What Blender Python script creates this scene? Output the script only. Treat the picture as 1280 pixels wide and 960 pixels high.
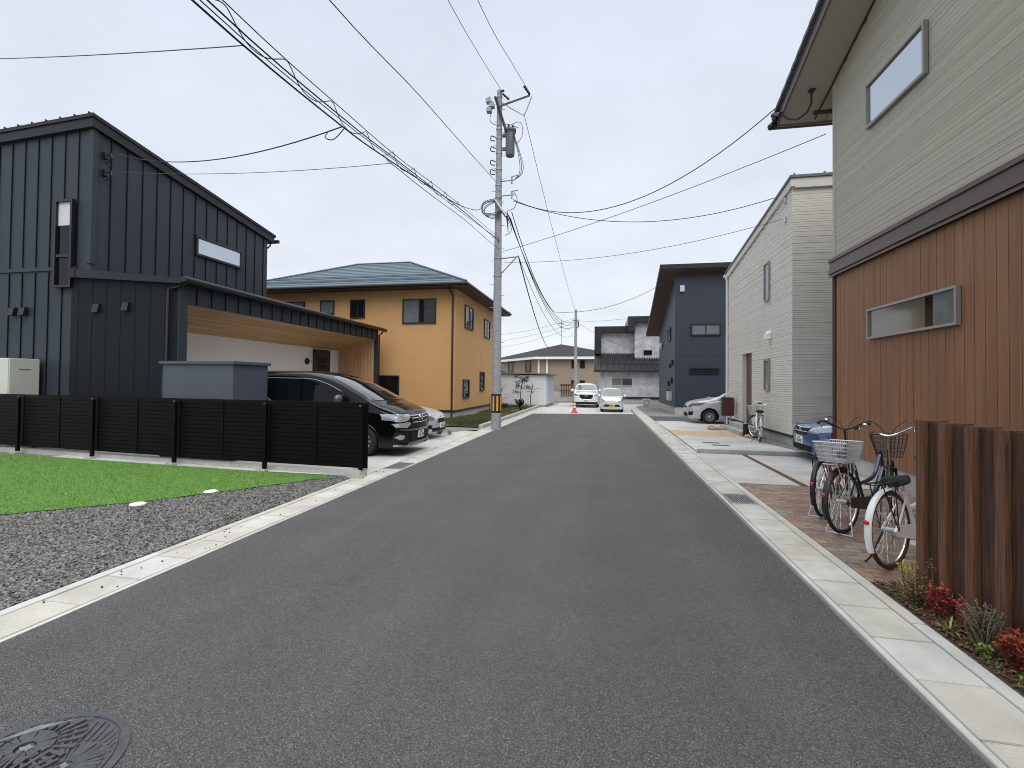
import bpy, bmesh, math, random
from mathutils import Vector, Matrix
from mathutils.bvhtree import BVHTree
R=math.radians
random.seed(7)
scn=bpy.context.scene
for o in list(bpy.data.objects): bpy.data.objects.remove(o)
col=scn.collection
# ---------------- camera ----------------
yaw=math.atan(115/590); pitch=R(1.0); roll=R(0.6)
fw=Vector((-math.sin(yaw)*math.cos(pitch),math.cos(yaw)*math.cos(pitch),math.sin(pitch)))
r0=Vector((math.cos(yaw),math.sin(yaw),0)); u0=r0.cross(fw)
rv=r0*math.cos(roll)+u0*math.sin(roll); uv=-r0*math.sin(roll)+u0*math.cos(roll)
cd=bpy.data.cameras.new('camera'); cam=bpy.data.objects.new('camera',cd); col.objects.link(cam)
cam.matrix_world=Matrix(((rv.x,uv.x,-fw.x,0),(rv.y,uv.y,-fw.y,0),(rv.z,uv.z,-fw.z,1.75),(0,0,0,1)))
cd.sensor_width=36; cd.lens=36*590/1280; cd.shift_y=-0.010; cd.clip_end=3000; cd.clip_start=0.05
scn.camera=cam
try: scn.cycles.pixel_filter_type='BLACKMAN_HARRIS'; scn.cycles.filter_width=1.0
except Exception: pass
# ---------------- world: overcast ----------------
w=bpy.data.worlds.new("World"); scn.world=w; w.use_nodes=True
nt=w.node_tree; nt.nodes.clear(); N=nt.nodes.new; Lk=nt.links.new
out=N('ShaderNodeOutputWorld'); bg=N('ShaderNodeBackground'); bg.inputs[1].default_value=0.10
sky=N('ShaderNodeTexSky'); sky.sky_type='NISHITA'; sky.sun_disc=False; sky.sun_elevation=R(48); sky.sun_rotation=R(160)
tc=N('ShaderNodeTexCoord'); sep=N('ShaderNodeSeparateXYZ'); Lk(tc.outputs['Generated'],sep.inputs[0])
ramp=N('ShaderNodeValToRGB'); Lk(sep.outputs[2],ramp.inputs[0])
e=ramp.color_ramp.elements; e[0].position=0.0; e[0].color=(7.5,7.8,8.2,1); e[1].position=1; e[1].color=(21,20.6,19.6,1)
for p_,c_ in ((.12,(7.1,7.45,8.1)),(.35,(6.6,7.05,7.95)),(.70,(6.1,6.6,7.65)),(.82,(17,17,17.2))):
    x=e.new(p_); x.color=(*c_,1)
# cloud mottling: project direction to a cloud plane
add=N('ShaderNodeMath'); add.operation='ADD'; add.inputs[1].default_value=.25; Lk(sep.outputs[2],add.inputs[0])
dv=N('ShaderNodeVectorMath'); dv.operation='DIVIDE'; cmb=N('ShaderNodeCombineXYZ')
for i in range(3): Lk(add.outputs[0],cmb.inputs[i])
Lk(tc.outputs['Generated'],dv.inputs[0]); Lk(cmb.outputs[0],dv.inputs[1])
nz=N('ShaderNodeTexNoise'); nz.inputs['Scale'].default_value=2.2; nz.inputs['Detail'].default_value=6; nz.inputs['Roughness'].default_value=.55
Lk(dv.outputs[0],nz.inputs['Vector'])
mr=N('ShaderNodeMapRange'); mr.inputs[1].default_value=.3; mr.inputs[2].default_value=.7; mr.inputs[3].default_value=.93; mr.inputs[4].default_value=1.06
Lk(nz.outputs[0],mr.inputs[0])
mul=N('ShaderNodeVectorMath'); mul.operation='SCALE'; Lk(ramp.outputs[0],mul.inputs[0]); Lk(mr.outputs[0],mul.inputs['Scale'])
mx=N('ShaderNodeMixRGB'); mx.inputs[0].default_value=.95; Lk(sky.outputs[0],mx.inputs[1]); Lk(mul.outputs[0],mx.inputs[2])
Lk(mx.outputs[0],bg.inputs[0]); Lk(bg.outputs[0],out.inputs[0])
sd=bpy.data.lights.new('sun','SUN'); sd.energy=1.25; sd.angle=R(40); sd.color=(1,.97,.93)
so=bpy.data.objects.new('sun',sd); col.objects.link(so); so.rotation_euler=(R(42),0,R(20))
vs=scn.view_settings; vs.view_transform='Standard'; vs.look='None'; vs.gamma=1; vs.use_curve_mapping=False; vs.exposure=0.30
# ---------------- materials ----------------
MATS={}
def mat(name,color,rough=.7,metal=0,coat=0,spec=.5,noise=None,bump=None,var=None,alpha=None,trans=0):
    """noise=(scale,amount) value mottling; bump=(scale,strength); var=amount random per island"""
    if name in MATS: return MATS[name]
    m=bpy.data.materials.new(name); m.use_nodes=True; t=m.node_tree; b=t.nodes['Principled BSDF']
    b.inputs['Base Color'].default_value=(*color,1); b.inputs['Roughness'].default_value=rough; b.inputs['Metallic'].default_value=metal
    b.inputs['Coat Weight'].default_value=coat; b.inputs['Coat Roughness'].default_value=.04; b.inputs['Specular IOR Level'].default_value=spec
    if trans: b.inputs['Transmission Weight'].default_value=trans
    src=None
    if noise or var:
        val=None
        co=t.nodes.new('ShaderNodeTexCoord')
        if noise:
            n=t.nodes.new('ShaderNodeTexNoise'); n.inputs['Scale'].default_value=noise[0]; n.inputs['Detail'].default_value=7; n.inputs['Roughness'].default_value=.65
            t.links.new(co.outputs['Object'],n.inputs['Vector'])
            r=t.nodes.new('ShaderNodeMapRange'); r.inputs[1].default_value=.25; r.inputs[2].default_value=.75; r.inputs[3].default_value=1-noise[1]; r.inputs[4].default_value=1+noise[1]
            t.links.new(n.outputs[0],r.inputs[0]); val=r.outputs[0]
        if var:
            g=t.nodes.new('ShaderNodeNewGeometry'); r=t.nodes.new('ShaderNodeMapRange'); r.inputs[3].default_value=1-var; r.inputs[4].default_value=1+var
            t.links.new(g.outputs['Random Per Island'],r.inputs[0])
            if val:
                mm=t.nodes.new('ShaderNodeMath'); mm.operation='MULTIPLY'; t.links.new(val,mm.inputs[0]); t.links.new(r.outputs[0],mm.inputs[1]); val=mm.outputs[0]
            else: val=r.outputs[0]
        v=t.nodes.new('ShaderNodeVectorMath'); v.operation='SCALE'; v.inputs[0].default_value=color; t.links.new(val,v.inputs['Scale'])
        t.links.new(v.outputs[0],b.inputs['Base Color'])
    if bump:
        co=t.nodes.new('ShaderNodeTexCoord'); n=t.nodes.new('ShaderNodeTexNoise'); n.inputs['Scale'].default_value=bump[0]; n.inputs['Detail'].default_value=5
        t.links.new(co.outputs['Object'],n.inputs['Vector']); bp=t.nodes.new('ShaderNodeBump'); bp.inputs['Strength'].default_value=bump[1]; bp.inputs['Distance'].default_value=.02
        t.links.new(n.outputs[0],bp.inputs['Height']); t.links.new(bp.outputs[0],b.inputs['Normal'])
    MATS[name]=m; return m
def ramped(name,stops,scale,rough=.8,kind='NOISE',detail=8,bump=.3,stretch=(1,1,1),big=None,dist=.01,nrough=.6,coordsrc='Object',distort=0,isl=0,track=0):
    """procedural colour from noise / voronoi with a ramp, optional large scale mottling"""
    if name in MATS: return MATS[name]
    m=bpy.data.materials.new(name); m.use_nodes=True; t=m.node_tree; b=t.nodes['Principled BSDF']; b.inputs['Roughness'].default_value=rough
    co=t.nodes.new('ShaderNodeTexCoord'); mp=t.nodes.new('ShaderNodeMapping'); mp.inputs['Scale'].default_value=stretch
    t.links.new(co.outputs[coordsrc],mp.inputs[0])
    if kind=='NOISE':
        n=t.nodes.new('ShaderNodeTexNoise'); n.inputs['Scale'].default_value=scale; n.inputs['Detail'].default_value=detail; n.inputs['Roughness'].default_value=nrough
        n.inputs['Distortion'].default_value=distort; o=n.outputs[0]; ho=o
    else:
        n=t.nodes.new('ShaderNodeTexVoronoi'); n.inputs['Scale'].default_value=scale; s=t.nodes.new('ShaderNodeSeparateColor'); t.links.new(n.outputs['Color'],s.inputs[0]); o=s.outputs[0]; ho=n.outputs['Distance']
    t.links.new(mp.outputs[0],n.inputs['Vector'])
    cr=t.nodes.new('ShaderNodeValToRGB'); t.links.new(o,cr.inputs[0])
    el=cr.color_ramp.elements; el[0].position=stops[0][0]; el[0].color=(*stops[0][1],1); el[1].position=stops[-1][0]; el[1].color=(*stops[-1][1],1)
    for p,c in stops[1:-1]: q=el.new(p); q.color=(*c,1)
    colr=cr.outputs[0]
    if big:
        n2=t.nodes.new('ShaderNodeTexNoise'); n2.inputs['Scale'].default_value=big[0]; n2.inputs['Detail'].default_value=6; t.links.new(co.outputs[coordsrc],n2.inputs['Vector'])
        r=t.nodes.new('ShaderNodeMapRange'); r.inputs[1].default_value=.3; r.inputs[2].default_value=.7; r.inputs[3].default_value=1-big[1]; r.inputs[4].default_value=1+big[1]; t.links.new(n2.outputs[0],r.inputs[0])
        v=t.nodes.new('ShaderNodeVectorMath'); v.operation='SCALE'; t.links.new(colr,v.inputs[0]); t.links.new(r.outputs[0],v.inputs['Scale']); colr=v.outputs[0]
    if isl:
        g=t.nodes.new('ShaderNodeNewGeometry'); r=t.nodes.new('ShaderNodeMapRange'); r.inputs[3].default_value=1-isl; r.inputs[4].default_value=1+isl; t.links.new(g.outputs['Random Per Island'],r.inputs[0])
        v=t.nodes.new('ShaderNodeVectorMath'); v.operation='SCALE'; t.links.new(colr,v.inputs[0]); t.links.new(r.outputs[0],v.inputs['Scale']); colr=v.outputs[0]
    if track:
        m3=t.nodes.new('ShaderNodeMapping'); m3.inputs['Scale'].default_value=(1.3,.045,1); t.links.new(co.outputs['Object'],m3.inputs[0]); n4=t.nodes.new('ShaderNodeTexNoise'); n4.inputs['Scale'].default_value=1.2; n4.inputs['Detail'].default_value=3; t.links.new(m3.outputs[0],n4.inputs['Vector'])
        r=t.nodes.new('ShaderNodeMapRange'); r.inputs[1].default_value=.3; r.inputs[2].default_value=.7; r.inputs[3].default_value=1-track; r.inputs[4].default_value=1+track; t.links.new(n4.outputs[0],r.inputs[0])
        v=t.nodes.new('ShaderNodeVectorMath'); v.operation='SCALE'; t.links.new(colr,v.inputs[0]); t.links.new(r.outputs[0],v.inputs['Scale']); colr=v.outputs[0]
    t.links.new(colr,b.inputs['Base Color'])
    if bump:
        bp=t.nodes.new('ShaderNodeBump'); bp.inputs['Strength'].default_value=bump; bp.inputs['Distance'].default_value=dist
        t.links.new(ho,bp.inputs['Height']); t.links.new(bp.outputs[0],b.inputs['Normal'])
        if kind!='NOISE': bp.invert=True
    MATS[name]=m; return m
def lid_mat():
    m=bpy.data.materials.new('gutter_concrete'); m.use_nodes=True; t=m.node_tree; b=t.nodes['Principled BSDF']; b.inputs['Roughness'].default_value=.85
    g=t.nodes.new('ShaderNodeNewGeometry'); cr=t.nodes.new('ShaderNodeValToRGB'); t.links.new(g.outputs['Random Per Island'],cr.inputs[0])
    el=cr.color_ramp.elements; el[0].color=(.51,.50,.455,1); el[1].color=(.56,.56,.54,1); el[0].position=.1; el[1].position=.9
    q=el.new(.35); q.color=(.52,.505,.455,1); q=el.new(.5); q.color=(.56,.56,.54,1)
    co=t.nodes.new('ShaderNodeTexCoord'); n=t.nodes.new('ShaderNodeTexNoise'); n.inputs['Scale'].default_value=3; n.inputs['Detail'].default_value=9; t.links.new(co.outputs['Object'],n.inputs['Vector'])
    r=t.nodes.new('ShaderNodeMapRange'); r.inputs[1].default_value=.3; r.inputs[2].default_value=.7; r.inputs[3].default_value=.84; r.inputs[4].default_value=1.12; t.links.new(n.outputs[0],r.inputs[0])
    v=t.nodes.new('ShaderNodeVectorMath'); v.operation='SCALE'; t.links.new(cr.outputs[0],v.inputs[0]); t.links.new(r.outputs[0],v.inputs['Scale']); t.links.new(v.outputs[0],b.inputs['Base Color'])
    n3=t.nodes.new('ShaderNodeTexBrick'); n3.inputs['Scale'].default_value=9; n3.inputs['Mortar Size'].default_value=.03; n3.inputs['Color1'].default_value=(1,1,1,1); n3.inputs['Color2'].default_value=(.9,.9,.9,1); n3.inputs['Mortar'].default_value=(0,0,0,1); t.links.new(co.outputs['Object'],n3.inputs['Vector'])
    bp=t.nodes.new('ShaderNodeBump'); bp.inputs['Strength'].default_value=.8; bp.inputs['Distance'].default_value=.006; t.links.new(n3.outputs[0],bp.inputs['Height']); t.links.new(bp.outputs[0],b.inputs['Normal'])
    return m
def brick_paver():
    m=bpy.data.materials.new('brick_pavers'); m.use_nodes=True; t=m.node_tree; b=t.nodes['Principled BSDF']; b.inputs['Roughness'].default_value=.85
    g=t.nodes.new('ShaderNodeNewGeometry'); cr=t.nodes.new('ShaderNodeValToRGB'); t.links.new(g.outputs['Random Per Island'],cr.inputs[0])
    cr.color_ramp.interpolation='CONSTANT'; el=cr.color_ramp.elements; el[0].color=(.25,.175,.135,1); el[1].position=.85; el[1].color=(.28,.23,.185,1)
    for p,c in ((.18,(.28,.18,.125)),(.36,(.20,.155,.135)),(.52,(.29,.22,.165)),(.68,(.215,.17,.145))): q=el.new(p); q.color=(*c,1)
    co=t.nodes.new('ShaderNodeTexCoord'); n=t.nodes.new('ShaderNodeTexNoise'); n.inputs['Scale'].default_value=18; n.inputs['Detail'].default_value=6; t.links.new(co.outputs['Object'],n.inputs['Vector'])
    r=t.nodes.new('ShaderNodeMapRange'); r.inputs[1].default_value=.3; r.inputs[2].default_value=.7; r.inputs[3].default_value=.8; r.inputs[4].default_value=1.2; t.links.new(n.outputs[0],r.inputs[0])
    v=t.nodes.new('ShaderNodeVectorMath'); v.operation='SCALE'; t.links.new(cr.outputs[0],v.inputs[0]); t.links.new(r.outputs[0],v.inputs['Scale']); t.links.new(v.outputs[0],b.inputs['Base Color'])
    return m
M_asphalt=ramped('asphalt',[(.0,(.028,.028,.029)),(.5,(.080,.0805,.082)),(.88,(.122,.122,.123)),(.975,(.24,.24,.235))],230,.95,'VORONOI',bump=.8,big=(1.1,.08),dist=.004,track=.09)
M_lid=lid_mat(); M_brick=brick_paver()
M_concrete=ramped('driveway_concrete',[(.3,(.40,.405,.40)),(.7,(.56,.56,.555))],1.3,.85,bump=.1,big=(.4,.08))
M_conc2=ramped('foundation_concrete',[(.3,(.33,.34,.32)),(.7,(.46,.465,.45))],3.0,.85,bump=.15)
M_curb=ramped('curb_concrete',[(.3,(.36,.36,.33)),(.7,(.50,.50,.46))],6,.85,bump=.2)
M_gravel=ramped('gravel_bed_stone',[(.0,(.015,.015,.016)),(.35,(.06,.06,.06)),(.7,(.15,.147,.142)),(.95,(.38,.37,.36))],60,.85,'VORONOI',bump=1,big=(1,.1),dist=.02)
M_gravelf=ramped('fine_gravel',[(.0,(.10,.10,.105)),(.6,(.22,.22,.22)),(.95,(.36,.36,.35))],60,.85,'VORONOI',bump=.8,big=(1,.1),dist=.01)
M_soil=ramped('soil',[(.3,(.05,.042,.032)),(.7,(.13,.11,.085))],5,.95,bump=.6,dist=.03)
M_turf=ramped('turf_base',[(.3,(.05,.15,.022)),(.7,(.09,.24,.036))],30,.9,bump=.8,big=(.8,.1),dist=.02)
M_ochre=ramped('ochre_paving',[(.3,(.42,.31,.17)),(.7,(.55,.42,.25))],8,.85,bump=.2)
M_ground=ramped('ground_dirt',[(.3,(.14,.135,.12)),(.7,(.24,.235,.215))],2,.95,bump=.5)
M_dark=mat('dark_blue_grey_cladding',(.034,.044,.055),.5,spec=.3,noise=(.7,.08))
M_dark2=mat('darker_cladding',(.009,.012,.017),.6,spec=.2,noise=(.7,.08))  # darker tone than the upper wall, for the lower side wall
M_seam=mat('seam_shadow',(.008,.009,.011),.6,spec=.15)  # near-black colour paints recess shadow lines onto the raised seams
M_darktrim=mat('dark_trim_metal',(.020,.022,.025),.5,spec=.3)
M_white=mat('white_plaster',(.88,.88,.86),.8,noise=(2,.03))
M_blackm=mat('black_metal',(.012,.012,.013),.4)
M_fence=mat('black_fence_metal',(.0035,.0035,.004),.5,spec=.12)
M_wood=ramped('cedar_board',[(.25,(.46,.25,.10)),(.5,(.60,.36,.155)),(.75,(.70,.45,.21))],2.2,.6,stretch=(9,.5,1),bump=.05,isl=.12)
M_woodv=ramped('cedar_board_vertical',[(.25,(.48,.25,.12)),(.5,(.60,.34,.175)),(.75,(.68,.41,.22))],2.2,.6,stretch=(9,9,.5),bump=.05,isl=.12)
M_ochrewall=mat('ochre_stucco',(.60,.345,.145),.9,noise=(1.2,.05),bump=(90,.25))
M_roofgreen=ramped('blue_green_roof',[(.3,(.065,.105,.130)),(.7,(.105,.155,.185))],3,.4,stretch=(1,6,6),bump=0)
M_brownf=mat('dark_brown_frame',(.022,.017,.015),.45)
M_glass=mat('window_glass',(.010,.012,.015),.03,spec=.5)
M_glassl=mat('window_glass_curtain',(.16,.17,.18),.06,spec=.9,noise=(3,.25))
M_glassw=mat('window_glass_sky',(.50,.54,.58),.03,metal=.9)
M_blind=mat('white_blind',(.62,.60,.62),.5)
M_soffit=mat('cream_soffit',(.40,.37,.315),.8,noise=(1,.04))
M_side=mat('beige_siding',(.44,.41,.345),.75,noise=(.8,.04))
M_sidegroove=mat('beige_siding_joint',(.24,.225,.19),.85)
M_cream=mat('cream_siding',(.66,.635,.575),.75,noise=(.9,.05))
M_creamg=mat('cream_siding_joint',(.40,.38,.34),.85)
M_brownwall=ramped('brown_plank_siding',[(.25,(.175,.082,.036)),(.5,(.228,.110,.050)),(.8,(.27,.135,.065))],1.4,.6,stretch=(5,5,.35),bump=.05,isl=.07)
M_browngap=mat('plank_joint',(.05,.022,.012),.8)
M_band=mat('brown_band_metal',(.085,.055,.047),.4)
M_eave=mat('brown_eave_metal',(.055,.038,.035),.4)
M_tile=mat('roof_tile_dark',(.10,.10,.105),.6,noise=(4,.2))
M_navy=mat('navy_panel',(.023,.031,.050),.6,noise=(.6,.08))
M_navys=mat('slate_blue_panel',(.052,.075,.098),.6,noise=(.6,.08))
M_soffbrown=mat('brown_soffit',(.085,.05,.035),.7)
M_grey=ramped('mottled_grey_panel',[(.3,(.33,.33,.345)),(.5,(.46,.46,.47)),(.7,(.60,.595,.61))],1.6,.8,detail=4,bump=0,stretch=(1,1,1.6))
M_tan=mat('tan_brick_siding',(.33,.27,.195),.85,noise=(5,.15))
M_greyw=mat('grey_siding',(.25,.245,.24),.8,noise=(4,.1))
M_shed=mat('pale_shed_metal',(.62,.64,.67),.6,noise=(2,.04))
M_pole=ramped('pole_concrete',[(.3,(.24,.25,.265)),(.7,(.36,.37,.385))],9,.8,bump=.15)
M_galv=mat('galvanised_steel',(.35,.36,.38),.45,metal=.6)
M_cable=mat('cable_black',(.02,.02,.022),.6)
M_cableg=mat('cable_grey',(.075,.078,.085),.6)
M_timber=ramped('brown_timber',[(.28,(.05,.021,.010)),(.5,(.130,.060,.031)),(.74,(.22,.108,.058))],3.2,.6,stretch=(22,22,.8),bump=.1,distort=.6)
M_tyre=mat('tyre_rubber',(.015,.015,.016),.8)
M_chrome=mat('chrome',(.75,.76,.78),.12,metal=1)
M_alloy=mat('alloy',(.60,.61,.63),.28,metal=.9)
M_silverp=mat('silver_plastic',(.55,.56,.58),.4,metal=.4)
M_iron=ramped('cast_iron',[(.3,(.045,.05,.058)),(.7,(.085,.09,.10))],25,.55,bump=.2)
M_ironlt=ramped('cast_iron_worn',[(.3,(.14,.16,.17)),(.7,(.24,.26,.26))],25,.5,bump=.2)
M_black=mat('void_black',(.004,.004,.004),.9)
M_boxgrey=mat('grey_blue_steel',(.075,.085,.108),.5,noise=(1,.05))
M_unit=mat('beige_unit_paint',(.62,.61,.57),.5,noise=(1,.03))
M_red=mat('red_reflector',(.45,.02,.015),.25,coat=.5)
M_headl=mat('headlamp_glass',(.42,.44,.46),.12,metal=.35,coat=1)
M_headd=mat('headlamp_dark',(.08,.085,.095),.12,coat=1)
M_plate=mat('plate_white',(.75,.76,.74),.5)
M_platey=mat('plate_yellow',(.80,.60,.03),.5)
M_platetxt=mat('plate_ink',(.06,.16,.12),.6)
M_carglass=mat('car_glass',(.004,.006,.007),.03,spec=.25)
M_wsh=mat('windshield_glass',(.006,.009,.010),.02,coat=1,spec=.8)
M_carint=mat('car_glass_green',(.04,.055,.055),.02,coat=1,spec=.8)
M_yel=mat('band_yellow',(.72,.38,.06),.6); 
M_orangecone=mat('cone_red',(.62,.055,.03),.5)
# ---------------- mesh builder ----------------
ROOT={}
def tag(o,label=None,cat=None,group=None,kind=None):
    if label: o['label']=label
    if cat: o['category']=cat
    if group: o['group']=group
    if kind: o['kind']=kind
    return o
def empty(name,loc=(0,0,0),rz=0):
    o=bpy.data.objects.new(name,None); o.empty_display_size=.2; col.objects.link(o); o.location=loc; o.rotation_euler=(0,0,rz)
    ROOT[o.name]=Matrix.Translation(loc)@Matrix.Rotation(rz,4,'Z'); return o
class MB:
    def __init__(s): s.v=[]; s.f=[]; s.m2=set(); s.mat2=None
    def seam(s,*a):
        k=len(s.f); s.box(*a); s.m2|=set(range(k,len(s.f))); return s
    def poly(s,pts):
        k=len(s.v); s.v+= [tuple(p) for p in pts]; s.f.append(list(range(k,k+len(pts)))); return s
    def quadgrid(s,rows,closed=False):
        k=len(s.v); m=len(rows[0])
        for r in rows: s.v+=[tuple(p) for p in r]
        for i in range(len(rows)-1):
            for j in range(m if closed else m-1):
                j2=(j+1)%m; s.f.append([k+i*m+j,k+i*m+j2,k+(i+1)*m+j2,k+(i+1)*m+j])
        return s
    def obox(s,o,a,b,c):
        o,a,b,c=map(Vector,(o,a,b,c)); k=len(s.v)
        if a.cross(b).dot(c)<0: a,b=b,a
        s.v+=[tuple(p) for p in (o,o+a,o+a+b,o+b,o+c,o+a+c,o+a+b+c,o+b+c)]
        s.f+=[[k+i for i in q] for q in ((3,2,1,0),(4,5,6,7),(0,1,5,4),(1,2,6,5),(2,3,7,6),(3,0,4,7))]; return s
    def box(s,x0,x1,y0,y1,z0,z1): return s.obox((x0,y0,z0),(x1-x0,0,0),(0,y1-y0,0),(0,0,z1-z0))
    def prism(s,pts,d):
        """extrude planar polygon by vector d"""
        d=Vector(d); k=len(s.v); n=len(pts); s.v+=[tuple(p) for p in pts]+[tuple(Vector(p)+d) for p in pts]
        s.f.append(list(range(k,k+n))[::-1]); s.f.append(list(range(k+n,k+2*n)))
        for i in range(n): j=(i+1)%n; s.f.append([k+i,k+j,k+n+j,k+n+i])
        return s
    def tube(s,pts,r,n=6,closed=False,cap=True):
        P=[Vector(p) for p in pts]; m=len(P); rr=r if isinstance(r,(list,tuple)) else [r]*m
        up=None; rows=[]
        for i in range(m):
            if closed: d=P[(i+1)%m]-P[i-1]
            else: d=P[min(i+1,m-1)]-P[max(i-1,0)]
            if d.length<1e-9: d=Vector((0,0,1))
            d.normalize()
            if up is None:
                up=Vector((0,0,1)) if abs(d.z)<.9 else Vector((1,0,0))
            a=d.cross(up)
            if a.length<1e-6: a=d.orthogonal()
            a.normalize(); b=a.cross(d).normalized(); up=b
            rows.append([P[i]+(a*math.cos(t*2*math.pi/n)+b*math.sin(t*2*math.pi/n))*rr[i] for t in range(n)])
        if closed: rows.append(rows[0])
        k=len(s.v); s.quadgrid(rows,True)
        if cap and not closed:
            s.f.append([k+i for i in range(n)]); s.f.append([k+(m-1)*n+i for i in range(n)][::-1])
        return s
    def cyl(s,c,r,h,n=20,axis='z',r2=None):
        c=Vector(c); r2=r if r2 is None else r2; ax={'x':Vector((1,0,0)),'y':Vector((0,1,0)),'z':Vector((0,0,1))}[axis]
        return s.tube([c,c+ax*h],[r,r2],n)
    def ball(s,c,r,n=8,m=6,sc=(1,1,1)):
        rows=[[(c[0]+sc[0]*r*math.sin(math.pi*i/m)*math.cos(2*math.pi*j/n),c[1]+sc[1]*r*math.sin(math.pi*i/m)*math.sin(2*math.pi*j/n),c[2]+sc[2]*r*math.cos(math.pi*i/m)) for j in range(n)] for i in range(m+1)]
        return s.quadgrid(rows,True)
    def disc(s,c,r,n=24,nx=None):
        return s.poly([(c[0]+r*math.cos(2*math.pi*i/n),c[1]+r*math.sin(2*math.pi*i/n),c[2]) for i in range(n)])
    def lathe(s,prof,c,axis='y',n=28):
        """prof: list (radius, along)"""
        rows=[]
        for (rad,al) in prof:
            row=[]
            for j in range(n):
                a=2*math.pi*j/n
                if axis=='y': row.append((c[0]+rad*math.cos(a),c[1]+al,c[2]+rad*math.sin(a)))
                else: row.append((c[0]+rad*math.cos(a),c[1]+rad*math.sin(a),c[2]+al))
            rows.append(row)
        return s.quadgrid(rows,True)
    def build(s,name,m,parent=None,smooth=False,local=False,fix=True,bevel=0):
        me=bpy.data.meshes.new(name)
        inv=None
        if parent is not None and parent.name in ROOT and not local: inv=ROOT[parent.name].inverted()
        vs_=[(inv@Vector(p))[:] for p in s.v] if inv else s.v
        me.from_pydata(vs_,[],s.f); me.update()
        if fix:
            bm=bmesh.new(); bm.from_mesh(me); bmesh.ops.recalc_face_normals(bm,faces=bm.faces)
            if bevel: 
                bmesh.ops.remove_doubles(bm,verts=bm.verts,dist=1e-5)
                bmesh.ops.bevel(bm,geom=[e_ for e_ in bm.edges if len(e_.link_faces)==2 and e_.calc_face_angle(0)>.6],offset=bevel,segments=2,affect='EDGES',clamp_overlap=True)
            bm.to_mesh(me); bm.free()
        if smooth:
            me.shade_smooth()
            try: me.set_sharp_from_angle(angle=R(40))
            except Exception: pass
        me.materials.append(m)
        if s.mat2:
            me.materials.append(s.mat2)
            for i_ in s.m2: me.polygons[i_].material_index=1
        o=bpy.data.objects.new(name,me); col.objects.link(o)
        if parent is not None:
            o.parent=parent
            if parent.name in ROOT: ROOT[o.name]=ROOT[parent.name]
        return o
def window(parent,o,U,H,nrm,fr=M_blackm,glass=M_glass,fw_=.05,depth=.06,mull=0,parts=None,rail=0,name='window'):
    """o: bottom-left corner on the wall, U: vector across, H: height, nrm outward"""
    o=Vector(o);U=Vector(U);n=Vector(nrm).normalized()*depth;u=U.normalized();Z=Vector((0,0,1)); L=U.length
    b=MB(); b.obox(o,u*fw_,Z*H,n); b.obox(o+U-u*fw_,u*fw_,Z*H,n)
    b.obox(o+u*fw_,U-u*2*fw_,Z*fw_,n); b.obox(o+u*fw_+Z*(H-fw_),U-u*2*fw_,Z*fw_,n)
    for k in range(mull):
        c=o+U*((k+1)/(mull+1)); b.obox(c-u*fw_*.4+Z*fw_,u*fw_*.8,Z*(H-2*fw_),n*.8)
    if rail: b.obox(o+u*fw_+Z*(H*rail-fw_*.6),U-u*2*fw_,Z*fw_*1.2,n*.85)
    f=b.build(name,fr,parent)
    gl=parts or [(0,1,0,1,glass)]
    for (a0,a1,b0,b1,g) in gl:
        p=MB(); oo=o+u*fw_+Z*fw_; W=L-2*fw_; HH=H-2*fw_
        p.obox(oo+u*W*a0+Z*HH*b0,u*W*(a1-a0),Z*HH*(b1-b0),n*.4); p.build('pane',g,f)
    return f
# ---------------- ground ----------------
def sheet(name,pts,z,m,label=None,thick=0,kind='structure',**k):
    b=MB()
    if thick: b.prism([(p[0],p[1],z-thick) for p in pts],(0,0,thick))
    else: b.poly([(p[0],p[1],z) for p in pts])
    o=b.build(name,m); tag(o,label,None,None,kind); return o
def rect(x0,x1,y0,y1): return [(x0,y0),(x1,y0),(x1,y1),(x0,y1)]
sheet('ground',rect(-400,400,-200,900),-.03,M_ground,'bare earth stretching away to the horizon round the houses')
sheet('road',[(-3.88,-8),(1.79,-8),(1.68,27.6),(-3.2,26.4),(-3.9,26.2)],0,M_asphalt,'dark grey asphalt street running straight away between the houses')
sheet('road_apron',[(-3.9,26.2),(-3.2,26.4),(1.68,27.6),(1.68,31),(2.2,36.0),(4.0,40.9),(-3.6,40.9),(-4.0,34.5)],-.004,M_concrete,'pale concrete apron at the dead end of the street')
def gutter(name,x0,x1,y0,y1,phase,lab):
    b=MB(); sgn=1 if x1>x0 else -1
    # concrete trough edge strips and lids
    a=x0; b.box(min(a,a+sgn*.045),max(a,a+sgn*.045),y0,y1,-.1,.004)
    for k in range(int((y1-y0)/2.0)+1):
        ya=y0+k*2.0; yb=min(ya+1.994,y1)
        if yb>ya: b.box(min(x1,x1-sgn*.10),max(x1,x1-sgn*.10),ya,yb,-.1,.009)
    P=.485; y=y0+phase
    while y<y1-.1:
        dz=random.uniform(-.002,.002); xa=x0+sgn*.050; xb=x1-sgn*.108
        b.box(min(xa,xb),max(xa,xb),y+.006,min(y+P-.002,y1),-.08,.006+dz); y+=P
    sub=MB(); 
    o=b.build(name,M_lid,None,bevel=.004); tag(o,lab,None,None,'structure')
    sheet(name+'_bed',[(x0,y0),(x1,y0),(x1,y1),(x0,y1)],-.012,M_black,'dark joint under the gutter lids')
gutter('gutter',1.79,2.33,-2,36,.4,'row of pale concrete gutter lids along the right edge of the road')
gutter('gutter',-3.88,-4.40,-2,33.5,.1,'row of pale concrete gutter lids along the left edge of the road')
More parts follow.
